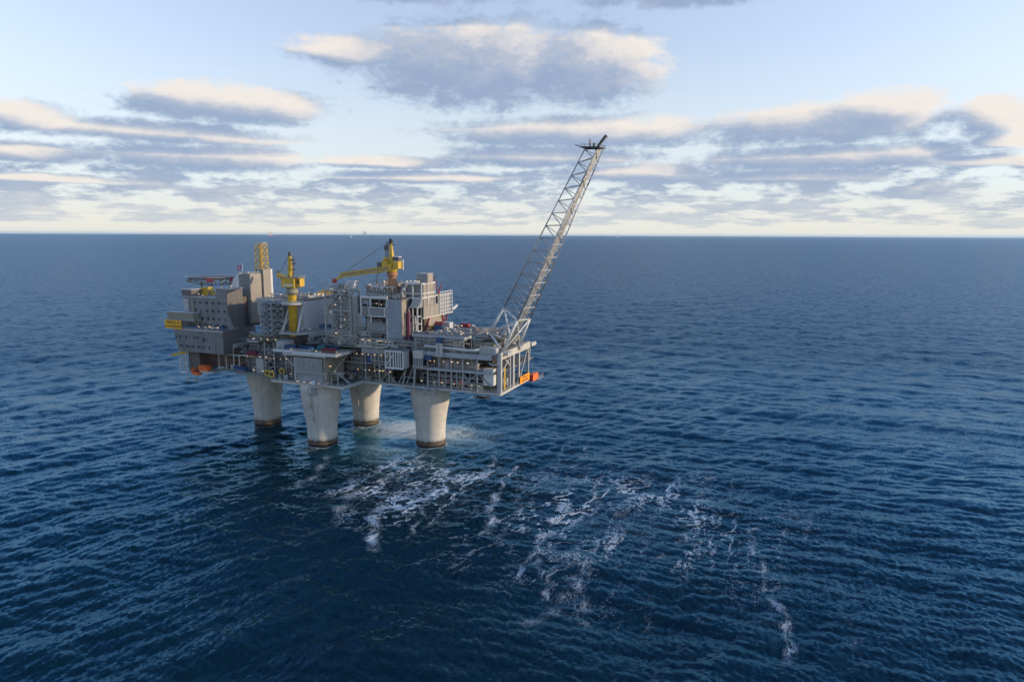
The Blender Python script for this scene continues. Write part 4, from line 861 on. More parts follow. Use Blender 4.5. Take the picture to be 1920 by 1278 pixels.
MB().box(-17.7, -15.2, -13.8, -10.0, 85.2, 89.4).build('side_cab', 'yellow_paint', K1); MB().box(-17.2, -15.6, -13.9, -13.82, 86.6, 88.8).build('cab_window', 'window_glass', K1)
mb = MB()
for k in range(9): mb.box(-23.9 + k * .62, -23.5 + k * .62, -15.46, -15.4, 85.4, 86.3)
mb.box(-24.9, -24.2, -15.46, -15.4, 85.2, 86.3).build('white_marking', 'letter_white', K1)
MB().box(-26.4, -15, -15.6, -8.8, 89.82, 90.1).rail([(-26.2, -15.4, 90.1), (-15.2, -15.4, 90.1), (-15.2, -9, 90.1)], 1.0, 1.4, .09).build('roof', 'olive_steel', K1)
MB().lattice([(-23.6, -12.8, 90), (-22, -12.8, 90), (-22, -11.2, 90), (-23.6, -11.2, 90)], [(-22.6, -12.4, 101.5), (-21.9, -12.4, 101.5), (-21.9, -11.8, 101.5), (-22.6, -11.8, 101.5)], 5, .5, .3).box(-23.4, -21.9, -12.6, -11.4, 90, 101).build('mast', 'yellow_paint', K1)
MB().box(-22.9, -21.5, -12.7, -11.3, 101, 103.2).bar((-20.8, -12, 90), (-20.2, -12, 100.5), .5).box(-21.2, -18.8, -12.6, -11.4, 99, 99.5).box(-20.5, -18.4, -12.6, -11.6, 96.8, 97.5).box(-21, -18.6, -12.6, -11.4, 94, 94.4).build('mast_head', 'dark_steel', K1)
MB().box(-25.8, -22.8, -12.4, -11.6, 94, 94.4).build('arm', 'yellow_paint', K1)
bt = [(-55, 16, 88.2)]
MB().lattice([(-26, -10, 86.5), (-24.2, -8.6, 86.5), (-24.2, -8.6, 89), (-26, -10, 89)], [(-54, 14.6, 88.0), (-52.6, 15.8, 88.0), (-52.6, 15.8, 89.8), (-54, 14.6, 89.8)], 12, .5, .28).build('boom', 'yellow_paint', K1)
MB().bar((-53.2, 15.2, 87.6), (-55, 16.6, 91.2), 1.4).build('boom_tip', 'dark_steel', K1)
mb = MB()
for d in (0, 1): mb.bar((-22 - d, -12, 102), (-53.2, 15.2 + d, 90), .1)
mb.bar((-54.5, 16, 88), (-54.5, 16, 82), .1).build('cable', 'dark_steel', K1)
MB().lathe((-26.6, -7.2), [(1.7, 78), (1.7, 84.4)], 12).build('counterweight', 'rust_paint', K1)
mb = MB().prism([(-29, -15.6), (-17, -15.6), (-13, -10), (-14, -3), (-29, -3)], 59.3, 60.3); mb.build('crane_platform', 'pale_cladding', K1)
MB().rail([(-29, -15.4, 60.3), (-17, -15.4, 60.3), (-13.2, -10, 60.3), (-14, -3, 60.3)], 1.2, 1.4, .1).build('railing', 'olive_steel', K1)
mb = MB().bar((-27.8, -14, 60), (-24.6, -12.5, 73), .6).bar((-17.6, -14.5, 60), (-19.5, -6, 75.5), .8).bar((-28.5, -14.8, 60), (-25.5, -10, 69), .6); mb.build('strut', 'white_paint', K1)
MB().hexa([(-26, -10, 53.5), (-20, -10, 53.5), (-20, -4, 53.5), (-26, -4, 53.5), (-27, -13, 59.3), (-18, -13, 59.3), (-18, -4, 59.3), (-27, -4, 59.3)]).build('platform_bracket', 'dark_steel', K1)
kit(K1, -20, -15, -10, -5, 60.3, 4, 61, 2.5)

K2 = thing('pedestal_crane', 'yellow crane on the right module, long boom lowered to the left', 'crane', (27.5, 9, 80), 'yellow pedestal cranes')
c = (27.5, 9)
MB().lathe(c, [(3.0, 80), (2.8, 86), (2.2, 89), (2.2, 90.6), (2.9, 91.2), (2.9, 92.6)], 18).build('pedestal', 'rust_paint', K2)
MB().lathe(c, [(2.4, 92.6), (2.8, 93.2), (3.2, 94.4), (3.2, 95.0)], 18).build('slew_ring', 'yellow_paint', K2)
MB().box(22.8, 26.4, 6.4, 11, 95, 99).build('machinery_house', 'yellow_paint', K2); MB().box(29.4, 32.6, 6.6, 11.2, 94.8, 98.6).build('machinery_house', 'yellow_paint', K2); MB().box(33.02, 33.2, 10.6, 11.5, 94, 99.4).build('edge_plate', 'cream_steel', K2)
MB().box(26.4, 29, 5.8, 12, 95, 97.2).build('slew_frame', 'yellow_paint', K2); MB().box(19.8, 22.6, 6.4, 9.6, 95.0, 97.8).build('operator_cab', 'dark_steel', K2); MB().box(19.6, 22.8, 6.2, 9.8, 97.82, 98.3).build('cab_roof', 'grey_steel', K2)
MB().lathe((24.2, 8.6), [(.3, 99), (1.5, 99.2), (1.5, 100.3), (.3, 101)], 12).build('winch_drum', 'yellow_paint', K2); MB().box(29.6, 32.8, 7, 10, 99, 100.8).build('engine_box', 'dark_steel', K2); MB().box(29.4, 33, 6.8, 10.2, 100.82, 101.2).build('engine_cover', 'white_paint', K2)
MB().hexa([(26.3, 7.8, 97.2), (28.8, 7.8, 97.2), (28.8, 10.2, 97.2), (26.3, 10.2, 97.2), (26.6, 8.6, 108), (27.6, 8.6, 108), (27.6, 9.6, 108), (26.6, 9.6, 108)]).build('mast', 'yellow_paint', K2)
MB().box(26.4, 27.8, 8.4, 9.8, 108, 110.4).box(25.2, 29.2, 8.6, 9.4, 107.2, 107.6).build('mast_head', 'black_rubber', K2)
mb = MB()
for k in range(5): mb.box(23.4, 26.0, 8.4, 9.6, 99.5 + k * 2, 99.65 + k * 2)
mb.bar((23.6, 9, 98.5), (24.6, 9, 109), .3).bar((25, 9, 98.5), (25.6, 9, 109), .3).box(23.2, 25.4, 8.2, 9.8, 104.4, 106.8).build('ladder', 'dark_steel', K2)
A = [(28.4, 6.2, 93.8), (28.4, 8.6, 93.8), (28.4, 8.6, 96.3), (28.4, 6.2, 96.3)]; B_ = [(1.6, -1.1, 89.9), (1.6, .9, 89.9), (1.6, .9, 92.1), (1.6, -1.1, 92.1)]
MB().lattice(A, B_, 14, .5, .28, True, 'z').build('boom', 'yellow_paint', K2)
mb = MB()
for k in range(14):
    f0, f1_ = (k + .12) / 14, (k + .88) / 14; L_ = lambda f, i: tuple(A[i][j] + (B_[i][j] - A[i][j]) * f for j in range(3))
    a, b_, d, e = L_(f0, 0), L_(f1_, 0), L_(f1_, 3), L_(f0, 3)
    mb.hexa([a, b_, (b_[0], b_[1] + .1, b_[2]), (a[0], a[1] + .1, a[2]), e, d, (d[0], d[1] + .1, d[2]), (e[0], e[1] + .1, e[2])])
mb.build('boom_web', 'olive_steel', K2)
MB().bar((1.8, -.2, 90.6), (-2.2, -.6, 88.4), .9).bar((3, 0, 92.6), (.6, -.2, 89.0), .7).build('boom_tip', 'yellow_paint', K2); MB().lathe((-2.6, -.6), [(.4, 86.6), (1.3, 87.2), (1.3, 88.6), (.5, 89.2)], 10).build('hook_block', 'red_paint', K2)
mb = MB()
for d in (0, .7): mb.bar((27.2, 9, 109.6), (2.5, d, 92), .09)
mb.build('cable', 'dark_steel', K2)
MB().tube([(22, 7, 84), (19, 7, 88), (19.5, 7, 92), (23, 8, 93)], .25, 7).rail([(17.5, 6, 84), (25, 6, 84)], 4.5, 1.6, .16).build('access_frame', 'olive_steel', K2)
# ------------------------------------------------------------------ frame tower and exhaust stack
F = thing('frame_tower', 'open white steel frame tower with stairs left of the exhaust stack', 'frame tower', (0, 2, 53.5))
mb = MB()
for u in (-8.2, 2.0, 8.4):
    for v in (-2, 6): mb.box(u - .4, u + .4, v - .4, v + .4, 53.5, 83)
for z in (60.2, 71.6, 82.4):
    for v in (-2, 6): mb.box(-8.6, 8.8, v - .35, v + .35, z, z + .8)
    for u in (-8.2, 8.4): mb.box(u - .35, u + .35, -1.6, 5.6, z, z + .8)
mb.bar((-8, -2, 72.5), (1.5, -2, 82.5), .7).bar((-8, -2, 71), (0, -2, 61), .7).bar((8, -2, 72), (2.4, -2, 82), .5).bar((2.4, -2, 61), (8.2, -2, 71), .45).bar((8.2, -2, 61), (2.4, -2, 54), .45)
mb.build('frame', 'white_steel', F)
MB().box(-8.6, 8.6, -1.6, 5.6, 71.1, 71.6).build('floor', 'grey_steel', F); MB().box(-8.6, 8.6, -1.6, 5.6, 82.0, 82.4).build('floor', 'grey_steel', F); MB().box(-13, 8.6, -2.5, 5.6, 60.0, 60.7).build('floor', 'grey_steel', F)
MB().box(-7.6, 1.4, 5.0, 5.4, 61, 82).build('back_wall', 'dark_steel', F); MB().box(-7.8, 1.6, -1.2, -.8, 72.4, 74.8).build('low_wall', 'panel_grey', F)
MB().lattice([(2.6, -3.2, 54), (8.0, -3.2, 54), (8.0, 0.4, 54), (2.6, 0.4, 54)], [(2.6, -3.2, 84), (8.0, -3.2, 84), (8.0, 0.4, 84), (2.6, 0.4, 84)], 9, .28, .2).build('stair_cage', 'white_steel', F)
MB().lattice([(-3.4, -2.8, 54), (2.0, -2.8, 54), (2.0, 0.4, 54), (-3.4, 0.4, 54)], [(-3.4, -2.8, 81), (2.0, -2.8, 81), (2.0, 0.4, 81), (-3.4, 0.4, 81)], 8, .26, .18).build('stair_cage', 'blue_grey_steel', F)
mb = MB()
for k in range(9): mb.bar((3 + (k % 2) * 4.6, -1.4, 54 + k * 3.3), (7.6 - (k % 2) * 4.6, -1.4, 57.3 + k * 3.3), .9, .25)
mb.build('stair_flight', 'cream_steel', F)
mb = MB().rail([(-8.6, -2.4, 83.2), (2, -2.4, 83.2)], 2.4, 1.2, .14).rail([(-13, -2.5, 60.8), (8, -2.5, 60.8)], 1.2, 1.5, .1).rail([(-8.6, -2.2, 72.4), (8, -2.2, 72.4)], 1.2, 1.5, .1); mb.build('railing', 'white_steel', F)
MB().lattice([(4, -1, 84), (9, -1, 84), (9, 3, 84), (4, 3, 84)], [(6, -1, 88), (10.5, -1, 88), (10.5, 3, 88), (6, 3, 88)], 2, .4, .3).build('roof_frame', 'white_paint', F)
pipes(F, -7, 8, 0.8, 4.6, 54, 82, 18, 71, ('white_steel', 'beige_pipe', 'maroon_paint', 'galvanised')); kit(F, -7, 7, 0.5, 4.5, 60.8, 7, 72, 3); kit(F, -7, 7, 0.5, 4.5, 71.7, 7, 73, 3); kit(F, -6, 8, 0, 5, 82.5, 8, 74, 3)
kit(F, -14, 12, -3.8, 3, 53.5, 20, 75, 3.6); kit(F, -7, 8, -1.4, 1.5, 60.8, 10, 76, 3); kit(F, -7, 8, -1.4, 1.5, 71.7, 10, 77, 3); pipes(F, -14, 12, -4, -2, 53.8, 59, 12, 78)
X = thing('exhaust_stack', 'tall pale exhaust stack beside the white frame tower', 'exhaust stack', (10.8, -1.4, 54))
MB().lathe((10.8, -1.4), [(1.75, 53.6), (1.75, 80), (1.9, 80.2), (1.9, 81)], 20).build('shell', 'pale_cladding', X)
for z in (58, 64, 70, 76): MB().lathe((10.8, -1.4), [(1.85, z), (1.95, z + .1), (1.95, z + .5), (1.85, z + .6)], 20).build('hoop', 'grey_steel', X)
MB().tube([(14.0, 0.5, 80), (14.0, 0.5, 74), (14.4, 0.6, 71.5), (16, 1, 69.5), (18, 2, 69)], 1.5, 14).build('bent_duct', 'dark_steel', X)
for k in range(3): MB().tube([(13.2 + k * .9, -2.2, 62), (13.2 + k * .9, -2.2, 68 + k * .5), (12.6 + k * .7, -2.1, 70), (12.2 + k * .6, -1.8, 71)], .28, 7).build('side_pipe', 'white_steel', X)
# ------------------------------------------------------------------ process module
P3 = thing('process_module', 'tall process module with grey panels and white frames, middle of deck', 'module', (30, 15, 54))
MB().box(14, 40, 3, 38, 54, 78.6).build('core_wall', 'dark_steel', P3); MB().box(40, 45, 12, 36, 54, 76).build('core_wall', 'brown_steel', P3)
MB().box(13.6, 40, -1.6, 38, 78.62, 79.3).build('roof', 'deck_plate', P3)
MB().box(14.2, 31, -2.3, -1.7, 79.32, 80.6).box(14.2, 15, -2.2, -1.7, 70, 79.3).box(20.2, 20.9, -2.2, -1.7, 61, 79.3).box(30.2, 30.85, -2.25, -1.7, 58, 79.3).build('white_frame', 'white_paint', P3)
for z in (61.0, 69.6): MB().box(12.6, 30.2, -2.4, 3, z, z + .6).build('floor', 'grey_steel', P3)
MB().box(15.05, 20.15, -2.0, -1.7, 70.4, 75).build('panel', 'panel_grey', P3)
MB().box(20.4, 30.3, -3.0, -2.4, 70.2, 74.7).build('panel', 'panel_grey', P3); mb = MB().box(20.2, 30.6, -3.3, -3.02, 69.8, 70.3).box(20.2, 30.6, -3.3, -3.02, 74.5, 74.9).box(20.1, 20.45, -3.3, -3.02, 70.3, 74.5).box(29.6, 30.1, -3.3, -3.02, 70.3, 74.5); mb.build('panel_frame', 'white_paint', P3)
MB().box(18.6, 30.1, -2.6, -2.2, 62, 66).build('panel', 'panel_grey', P3); MB().rail([(18.6, -2.8, 66), (30.2, -2.8, 66)], .9, 2.2, .12).build('railing', 'white_steel', P3)
MB().box(30.9, 39.1, -2.2, 2.4, 58.6, 79.3).build('tall_panel', 'blue_cladding', P3); MB().box(39.12, 39.5, -2.2, 2.6, 58.4, 79.4).build('tall_panel_sunlit_side', 'beige_cladding', P3)
MB().box(39.9, 40.6, 2, 3, 54, 72).box(41.2, 42.0, 1, 2, 54, 73).box(39.6, 44, 0.5, 3, 53.6, 54.8).build('riser', 'purple_paint', P3)
mb = MB()
for u in (40.2, 42.6, 45.4):
    for v in (4, 8): mb.bar((u, v, 61.9), (u, v, 75), .4)
for z in (62.2, 66, 70, 74.8):
    for v in (4, 8): mb.bar((40.2, v, z), (45.4, v, z), .35)
    mb.bar((45.4, 4, z), (45.4, 8, z), .35)
mb.build('ladder_cage', 'white_paint', P3); MB().bar((44, 5, 62), (43.2, 5, 70), .6).build('yellow_pipe', 'cream_steel', P3)
MB().box(37.4, 46.6, 8, 20, 75.4, 87).build('upper_block', 'panel_grey', P3); MB().box(46.62, 46.9, 8, 20, 75.4, 87).build('upper_block_sunlit_side', 'beige_cladding', P3)
mb = MB()
for u in (37.2, 41.6, 46.8): mb.bar((u, 6, 75), (u, 6, 87.2), .5)
for z in (79.6, 82, 87.0): mb.bar((37, 6, z), (47.2, 6, z), .55); mb.bar((47.2, 6, z), (47.2, 20, z), .5)
for v in (12, 20): mb.bar((47.2, v, 75), (47.2, v, 87.2), .45)
mb.box(36.8, 47.6, 5.6, 20.2, 87.02, 87.6); mb.build('white_frame', 'white_paint', P3)
MB().hexa([(40.4, 4.4, 74.8), (45.6, 4.4, 74.8), (45.6, 8, 74.8), (40.4, 8, 74.8), (42, 5.6, 79.4), (46.6, 5.6, 79.4), (46.6, 8, 79.4), (42, 8, 79.4)]).build('sloped_hood', 'pale_cladding', P3)
MB().box(42.4, 48.6, 9, 15, 87.62, 92.2).build('roof_box', 'panel_grey', P3); MB().box(48.62, 48.9, 9, 15, 87.62, 92.2).build('roof_box_sunlit_side', 'beige_cladding', P3); MB().box(42.2, 49.1, 8.8, 15.2, 92.22, 92.5).build('roof_box', 'cream_steel', P3)
for v0, v1 in ((8, 15), (15.3, 25)): MB().box(46.4, 46.8, v0, v1, 69.4, 75.3).build('end_panel', 'beige_cladding', P3)
MB().box(45.2, 47.2, 7, 42, 68.6, 69.3).box(45.6, 47.0, 7, 42, 79.6, 80.2).build('edge_beam', 'cream_steel', P3)
for a, b_ in (((47, 15, 75.3), (47, 18, 80)), ((47, 21, 75.3), (47, 18, 80))): MB().bar(a, b_, .4).build('brace', 'white_steel', P3)
MB().box(44.98, 45.4, 14, 34, 58, 68.6).build('end_wall', 'beige_cladding', P3)
mb = MB()
for k in range(6): mb.bar((47.2, 26 + k * 3, 68.6), (47.2, 26 + k * 3, 81.5), .4)
for k in range(7): mb.bar((47.2, 26, 68.8 + k * 2.1), (47.2, 41, 68.8 + k * 2.1), .3)
mb.bar((47.2, 41, 70.5), (47.2, 47, 72.2), 1.2); mb.build('white_grid', 'white_paint', P3)
MB().box(41, 46, 26, 41, 69.3, 79.6).build('grid_core', 'galvanised', P3)
MB().bar((46, 12, 61.9), (46, 16, 68.6), .6).bar((46, 34, 61.9), (46, 31, 68.6), .6).bar((46, 34, 61.9), (46, 38, 68.6), .5).build('red_strut', 'red_paint', P3)
MB().bar((48.5, 22, 80.4), (46.6, 20.6, 90), .5).bar((48.5, 22, 80.4), (47.6, 27, 86), .4).build('red_davit', 'red_paint', P3)
# upper roof deck with trusses
MB().box(9, 36, 12, 34, 79.32, 84.2).build('roof_house', 'pink_deck', P3); MB().box(8.6, 36.4, 11.6, 34.4, 84.22, 84.8).build('roof_house_top', 'pink_deck', P3)
MB().lattice([(16.5, 5.2, 80), (16.5, 8, 80), (16.5, 8, 85), (16.5, 5.2, 85)], [(30, 5.2, 80), (30, 8, 80), (30, 8, 85), (30, 5.2, 85)], 4, .45, .38, True, 'z').build('roof_truss', 'white_paint', P3)
kit(P3, 16, 36, -1, 10, 79.3, 18, 81, 2.4); kit(P3, 10, 36, 13, 32, 84.8, 22, 82, 2.2); pipes(P3, 14, 36, -1, 10, 79.6, 82.5, 10, 83)
MB().tube([(37.0, 3, 79), (37.0, 3, 82.8), (37.3, 3, 84), (38.4, 3.4, 84.8)], .95, 12).build('vent_bend', 'pale_cladding', P3)
for p, q in (((30, 6, 80), (35, 6, 84.5)), ((35, 6, 80), (30, 6, 84.5)), ((31, 9, 80), (37, 9, 84.5))): MB().bar(p, q, .3).build('purple_strut', 'purple_paint', P3)
pipes(P3, 15, 30, -1.4, 2.4, 54.5, 78, 26, 84); kit(P3, 12, 46, -4.2, 2, 53.5, 34, 85, 4.2); pipes(P3, 12, 46, -4.4, -2.6, 53.9, 58, 22, 88); kit(P3, 14, 29, -1, 2, 61.6, 8, 86, 3); kit(P3, 15, 29, -1, 2, 70.2, 6, 87, 3)
MB().box(14.4, 20, -1.4, 0, 76, 79).build('dark_bay', 'panel_grey', P3)
mb = MB().bar((13, -2, 61), (18, -2, 54), .4).bar((19, -2, 61), (22, -2, 55), .4).bar((30.4, -2, 54), (30.4, -2, 61), .45); mb.build('brace', 'white_steel', P3)
mb = MB().rail([(12.6, -2.4, 61.6), (18.4, -2.4, 61.6)], 6.5, 1.3, .18).rail([(14.4, -2.3, 80.6), (31, -2.3, 80.6), (36.5, -2.3, 79.4)], 1.2, 1.5, .1).rail([(8.8, 11.8, 84.8), (36, 11.8, 84.8)], 1.2, 1.5, .1); mb.build('railing', 'white_steel', P3)
# walkways below the module
MB().box(13, 30, -5.2, -1.5, 53.52, 54.2).bar((14, -5.2, 54.4), (24, -6.2, 54.4), .8, .5).bar((26, -6.5, 53.8), (33, -5.6, 54.8), 1.3, .6).build('skid', 'cream_steel', P3)

# ------------------------------------------------------------------ pipe deck at the flare end
U = thing('pipe_deck', 'raised flat deck between the tall module and the flare boom', 'deck', (62, 12, 53.5))
MB().box(46.8, 76, -4, 36, 61.1, 61.85).build('deck_plate', 'deck_plate', U); MB().box(46.6, 76.2, -4.6, -4.02, 60.9, 62.2).build('edge_beam', 'blue_grey_steel', U); MB().box(76.02, 76.6, -4.4, 4, 60.6, 61.9).build('edge_beam', 'cream_steel', U)
for u in (48, 56, 63, 70, 75.5):
    for v in (-3.4, 6): MB().box(u - .25, u + .25, v - .25, v + .25, 53.5, 61.1).build('column', 'white_steel', U)
for z, r in ((59.6, .35), (58.6, .28), (57.6, .4), (60.3, .25)): MB().tube([(47, -3.8 + r, z), (75.6, -3.8 + r, z)], r, 8).build('pipe', 'galvanised' if r < .3 else 'white_steel', U)
MB().tube([(54, -4.9, 56.5), (70, -5.0, 56.1), (78, -5.0, 55.7), (82.5, -4.9, 55.9), (83.8, -4.0, 56.2), (84, -2, 56.3)], .62, 12).build('flare_header', 'white_paint', U)
pipes(U, 47, 76, -3.4, 5, 54.2, 60.6, 44, 91); kit(U, 48, 76, -2, 4, 53.5, 12, 92, 3.5)
MB().box(47, 76, 6.5, 7, 53.5, 61.1).build('bulkhead', 'dark_steel', U)
MB().rail([(47, -4.3, 62.2), (76, -4.3, 62.2), (76.3, 36, 62)], 1.1, 1.6, .1).build('railing', 'galvanised', U)
kit(U, 58, 74, 2, 34, 61.85, 12, 93, 1.0); kit(U, 76, 92, 20, 45, 53.5, 14, 94, 6)
MB().box(77, 88, 6, 44, 53.5, 57.5).build('machinery_base', 'olive_steel', U); MB().box(76.5, 90, 10, 46, 59.5, 60.1).build('rear_deck', 'deck_plate', U)
for v in (12, 24, 40): MB().box(86, 86.6, v, v + .6, 53.5, 59.5).build('column', 'cream_steel', U)
kit(U, 77, 89, 12, 44, 60.1, 20, 95, 2.4); kit(U, 48, 75, -3, 35, 61.85, 26, 96, .9); pipes(U, 77, 92, -3.2, 12, 53.8, 58, 16, 97)
t_ = thing('ladder_tower', 'white cross braced ladder tower hung on the deck front', 'ladder tower', (63.3, -6.4, 52))
MB().lattice([(62, -7.2, 52), (64.6, -7.2, 52), (64.6, -5.6, 52), (62, -5.6, 52)], [(62, -7.2, 58.6), (64.6, -7.2, 58.6), (64.6, -5.6, 58.6), (62, -5.6, 58.6)], 3, .28, .26).build('frame', 'white_paint', t_)
t_ = thing('hose_bundle', 'yellow and black hose bundle lying beside the small blue container', 'hoses', (48.6, 13, 61.9))
for k in range(5): MB().tube([(47.4 + k * .5, 12, 62), (47.2 + k * .5, 12.4, 64.2 + .3 * (k % 2)), (48 + k * .5, 13.4, 64.6), (48.6 + k * .5, 14, 62.2)], .28, 6).build('hose', 'yellow_paint' if k % 2 else 'black_rubber', t_)
t_ = thing('end_container', 'orange red box standing beside the orange sign at the flare end', 'box', (96, 41, 33.8))
MB().box(95.9, 98.2, 37, 46, 33.0, 36.8).build('body', 'orange_paint', t_); MB().box(95.9, 98.4, 36.8, 37.0, 33.0, 36.9).build('end_plate', 'red_paint', t_); MB().rail([(98, 46.2, 33), (98, 56, 32.6), (95.5, 56, 32.6)], 1.6, 2, .14).build('railing', 'grey_steel', t_); MB().box(95.3, 98, 46.2, 56, 32.2, 32.6).build('gangway', 'grey_steel', t_)
t_ = thing('under_deck_gantry', 'small brown inspection gantry hanging under the deck near the corner', 'gantry', (86, 0, 29))
MB().lattice([(81, -3, 31.2), (88, -3, 31.2), (88, 1, 31.2), (81, 1, 31.2)], [(81, -3, 34.1), (88, -3, 34.1), (88, 1, 34.1), (81, 1, 34.1)], 1, .2, .12).box(81, 88, -3, 1, 31.2, 31.35).build('frame', 'brown_steel', t_)

# ------------------------------------------------------------------ flare boom
FB = thing('flare_boom', 'long slanting steel lattice flare boom rising from the right end', 'flare boom', (95, 12, 55))
LB, LK, LT = Vector((83.1, 12, 62.6)), Vector((91.1, 12, 76.1)), Vector((132.0, 12, 152.7))
MBs, MK, MT = Vector((94.6, 2, 55)), Vector((101.7, 3, 70.9)), Vector((139.3, 6, 151.4))
RB, RK, RT = Vector((95.6, 22, 55.2)), Vector((101.7, 21.5, 69.6)), Vector((139.6, 18, 153.2))
for p, k, q, m_ in ((LB, LK, LT, 'white_steel'), (MBs, MK, MT, 'white_steel'), (RB, RK, RT, 'white_steel')):
    MB().tube([p, k], [.72, .62], 12).build('base_chord', 'white_paint', FB)
    h_ = k.lerp(q, .8); MB().tube([k, h_], [.40, .32], 10).build('chord', 'galvanised', FB); MB().tube([h_, q], [.32, .28], 10).build('chord', 'blue_grey_steel', FB)
NB = 13
for k in range(NB + 1):
    f = k / NB; l, m_, r_ = LK.lerp(LT, f), MK.lerp(MT, f), RK.lerp(RT, f)
    big = k == 0
    MB().tube([m_, r_], .5 if big else .27, 8).build('cross_member', 'white_steel', FB)
    if k < NB:
        f2 = (k + .5) / NB; mh, rh = MK.lerp(MT, f2), RK.lerp(RT, f2); l1 = LK.lerp(LT, (k + 1) / NB)
        r0 = .23 if k < 8 else .2
        MB().tube([l, mh], r0, 7).build('brace', 'galvanised', FB); MB().tube([mh, l1], r0, 7).build('brace', 'galvanised', FB)
        MB().tube([l, rh], r0, 7).build('brace', 'galvanised', FB); MB().tube([rh, l1], r0 * .8, 7).build('brace', 'galvanised', FB)
        m1, r1 = MK.lerp(MT, (k + 1) / NB), RK.lerp(RT, (k + 1) / NB)
        MB().tube([m_, r1] if k % 2 else [r_, m1], .18, 6).build('brace', 'galvanised', FB)
for a, b_, r_ in ((LB, MK, .55), (LB, RK, .55), (LK, MK, .4), (LB, MBs, .55), (LB, RB, .5), (MK, RB, .45), (LK, (MBs + MK) / 2, .5), (MBs, RK, .4)): MB().tube([a, b_], r_, 8).build('base_brace', 'white_paint', FB)
for d, rr_ in ((0.30, .42), (0.45, .3), (0.58, .36), (0.7, .2)):
    MB().tube([MBs.lerp(RB, d) + Vector((-1.5, 0, 0)), MK.lerp(RK, d) + Vector((-.6, 0, .4)), MT.lerp(RT, d) + Vector((-.4, 0, .2))], rr_, 8).build('flare_pipe', 'cream_steel' if rr_ > .3 else 'beige_pipe', FB)
mb = MB().hexa([(131.4, 5.2, 153.1), (140.8, 5.2, 152.7), (140.8, 18, 153.3), (131.4, 18, 153.3), (131.4, 5.2, 153.5), (140.8, 5.2, 153.1), (140.8, 18, 153.7), (131.4, 18, 153.7)]); mb.build('tip_platform', 'dark_steel', FB)
MB().rail([(131.6, 5.4, 153.5), (140.6, 5.4, 153.2), (140.6, 17.8, 153.7)], 1.0, 2, .12).build('tip_railing', 'dark_steel', FB)
MB().tube([(138, 10, 152), (139.2, 11, 154.5), (142.4, 12, 158.6)], [.5, .6, .85], 12).build('burner_tip', 'black_rubber', FB)
MB().tube([(134.6, 12, 154), (134.6, 12, 157.4)], .35, 8).build('burner_tip', 'rust_paint', FB); MB().tube([(136.4, 12, 154), (136.6, 12, 155.6)], .5, 8).build('burner_tip', 'dark_steel', FB)
MB().bar((131.6, 8, 153.4), (128.6, 8, 154.6), .4).build('side_arm', 'dark_steel', FB)
MB().box(95.0, 98.5, -1, 5, 53.6, 55.1).build('base_plate', 'white_steel', FB); MB().box(94.8, 97.6, 19, 25, 53.6, 55.3).build('base_plate', 'white_steel', FB)

q_ = random.Random(5)
def screen(parent, u0, u1, v, z0, z1, nh, nv, seed):
    q = random.Random(seed); mb = MB()
    for k in range(nv):
        u = u0 + (u1 - u0) * (k + q.uniform(.2, .8)) / nv; zz = q.uniform(z0, z0 + (z1 - z0) * .4); mb.bar((u, v, zz), (u, v, q.uniform(zz + 2, z1)), q.choice((.1, .14, .2)))
    for k in range(nh):
        z = z0 + (z1 - z0) * (k + q.uniform(.2, .8)) / nh; a = q.uniform(u0, u0 + (u1 - u0) * .5); mb.bar((a, v - .15, z), (q.uniform(a + 3, u1), v - .15, z), q.choice((.1, .14, .22, .3)))
    for k in range(max(1, nv // 5)):
        u = q.uniform(u0, u1 - 3); mb.bar((u, v + .2, z0), (u + 2.6, v + .2, min(z1, z0 + 4.2)), .18)
    mb.build('scaffold', q.choice(('beige_pipe', 'galvanised', 'olive_steel', 'grey_steel')), parent)
for (pa, a, b_, v, z0, z1, nh, nv) in ((D, 17, 35, -4.0, 35.5, 44, 7, 10), (D, 17, 35, -3.4, 45.6, 52.6, 7, 10), (D, 56, 83, -3.9, 45.6, 51.2, 6, 14), (D, 50, 84, -4.0, 35.6, 44, 7, 18), (D, 4, 17, -4.4, 35, 50, 9, 9),
        (D2, -60, -47, -8.6, 35.5, 52, 9, 10), (D2, -38, -20, -8.8, 36, 50, 10, 12), (D2, -58, -22, -6.6, 53.8, 58, 5, 16), (P3, 13, 31, -2.9, 54, 60.6, 7, 12), (P3, 14, 31, -1.9, 62, 69, 6, 9), (P3, 31, 46, -3.4, 53.8, 59, 5, 9), (P3, 14, 36, 4.4, 79.4, 84, 5, 14),
        (F, -8, 8, -2.6, 54, 60, 6, 9), (F, -8, 8, -2.4, 61, 71, 8, 9), (F, -8, 8, -2.4, 72, 82, 8, 9), (F, -8, 9, 1.0, 83, 86.5, 4, 10), (U, 47, 76, -4.3, 54, 60.8, 6, 16), (U, 77, 92, -2.6, 54, 60, 6, 10), (D, 72, 94, 16, 55, 61, 5, 12), (M2, -50, -22, 2, 77.2, 79.4, 4, 16)):
    screen(pa, a, b_, v, z0, z1, nh, nv, int(a * 7 + z0)); screen(pa, a, b_, v + .7, z0, z1, nh, nv, int(a * 5 + z1))
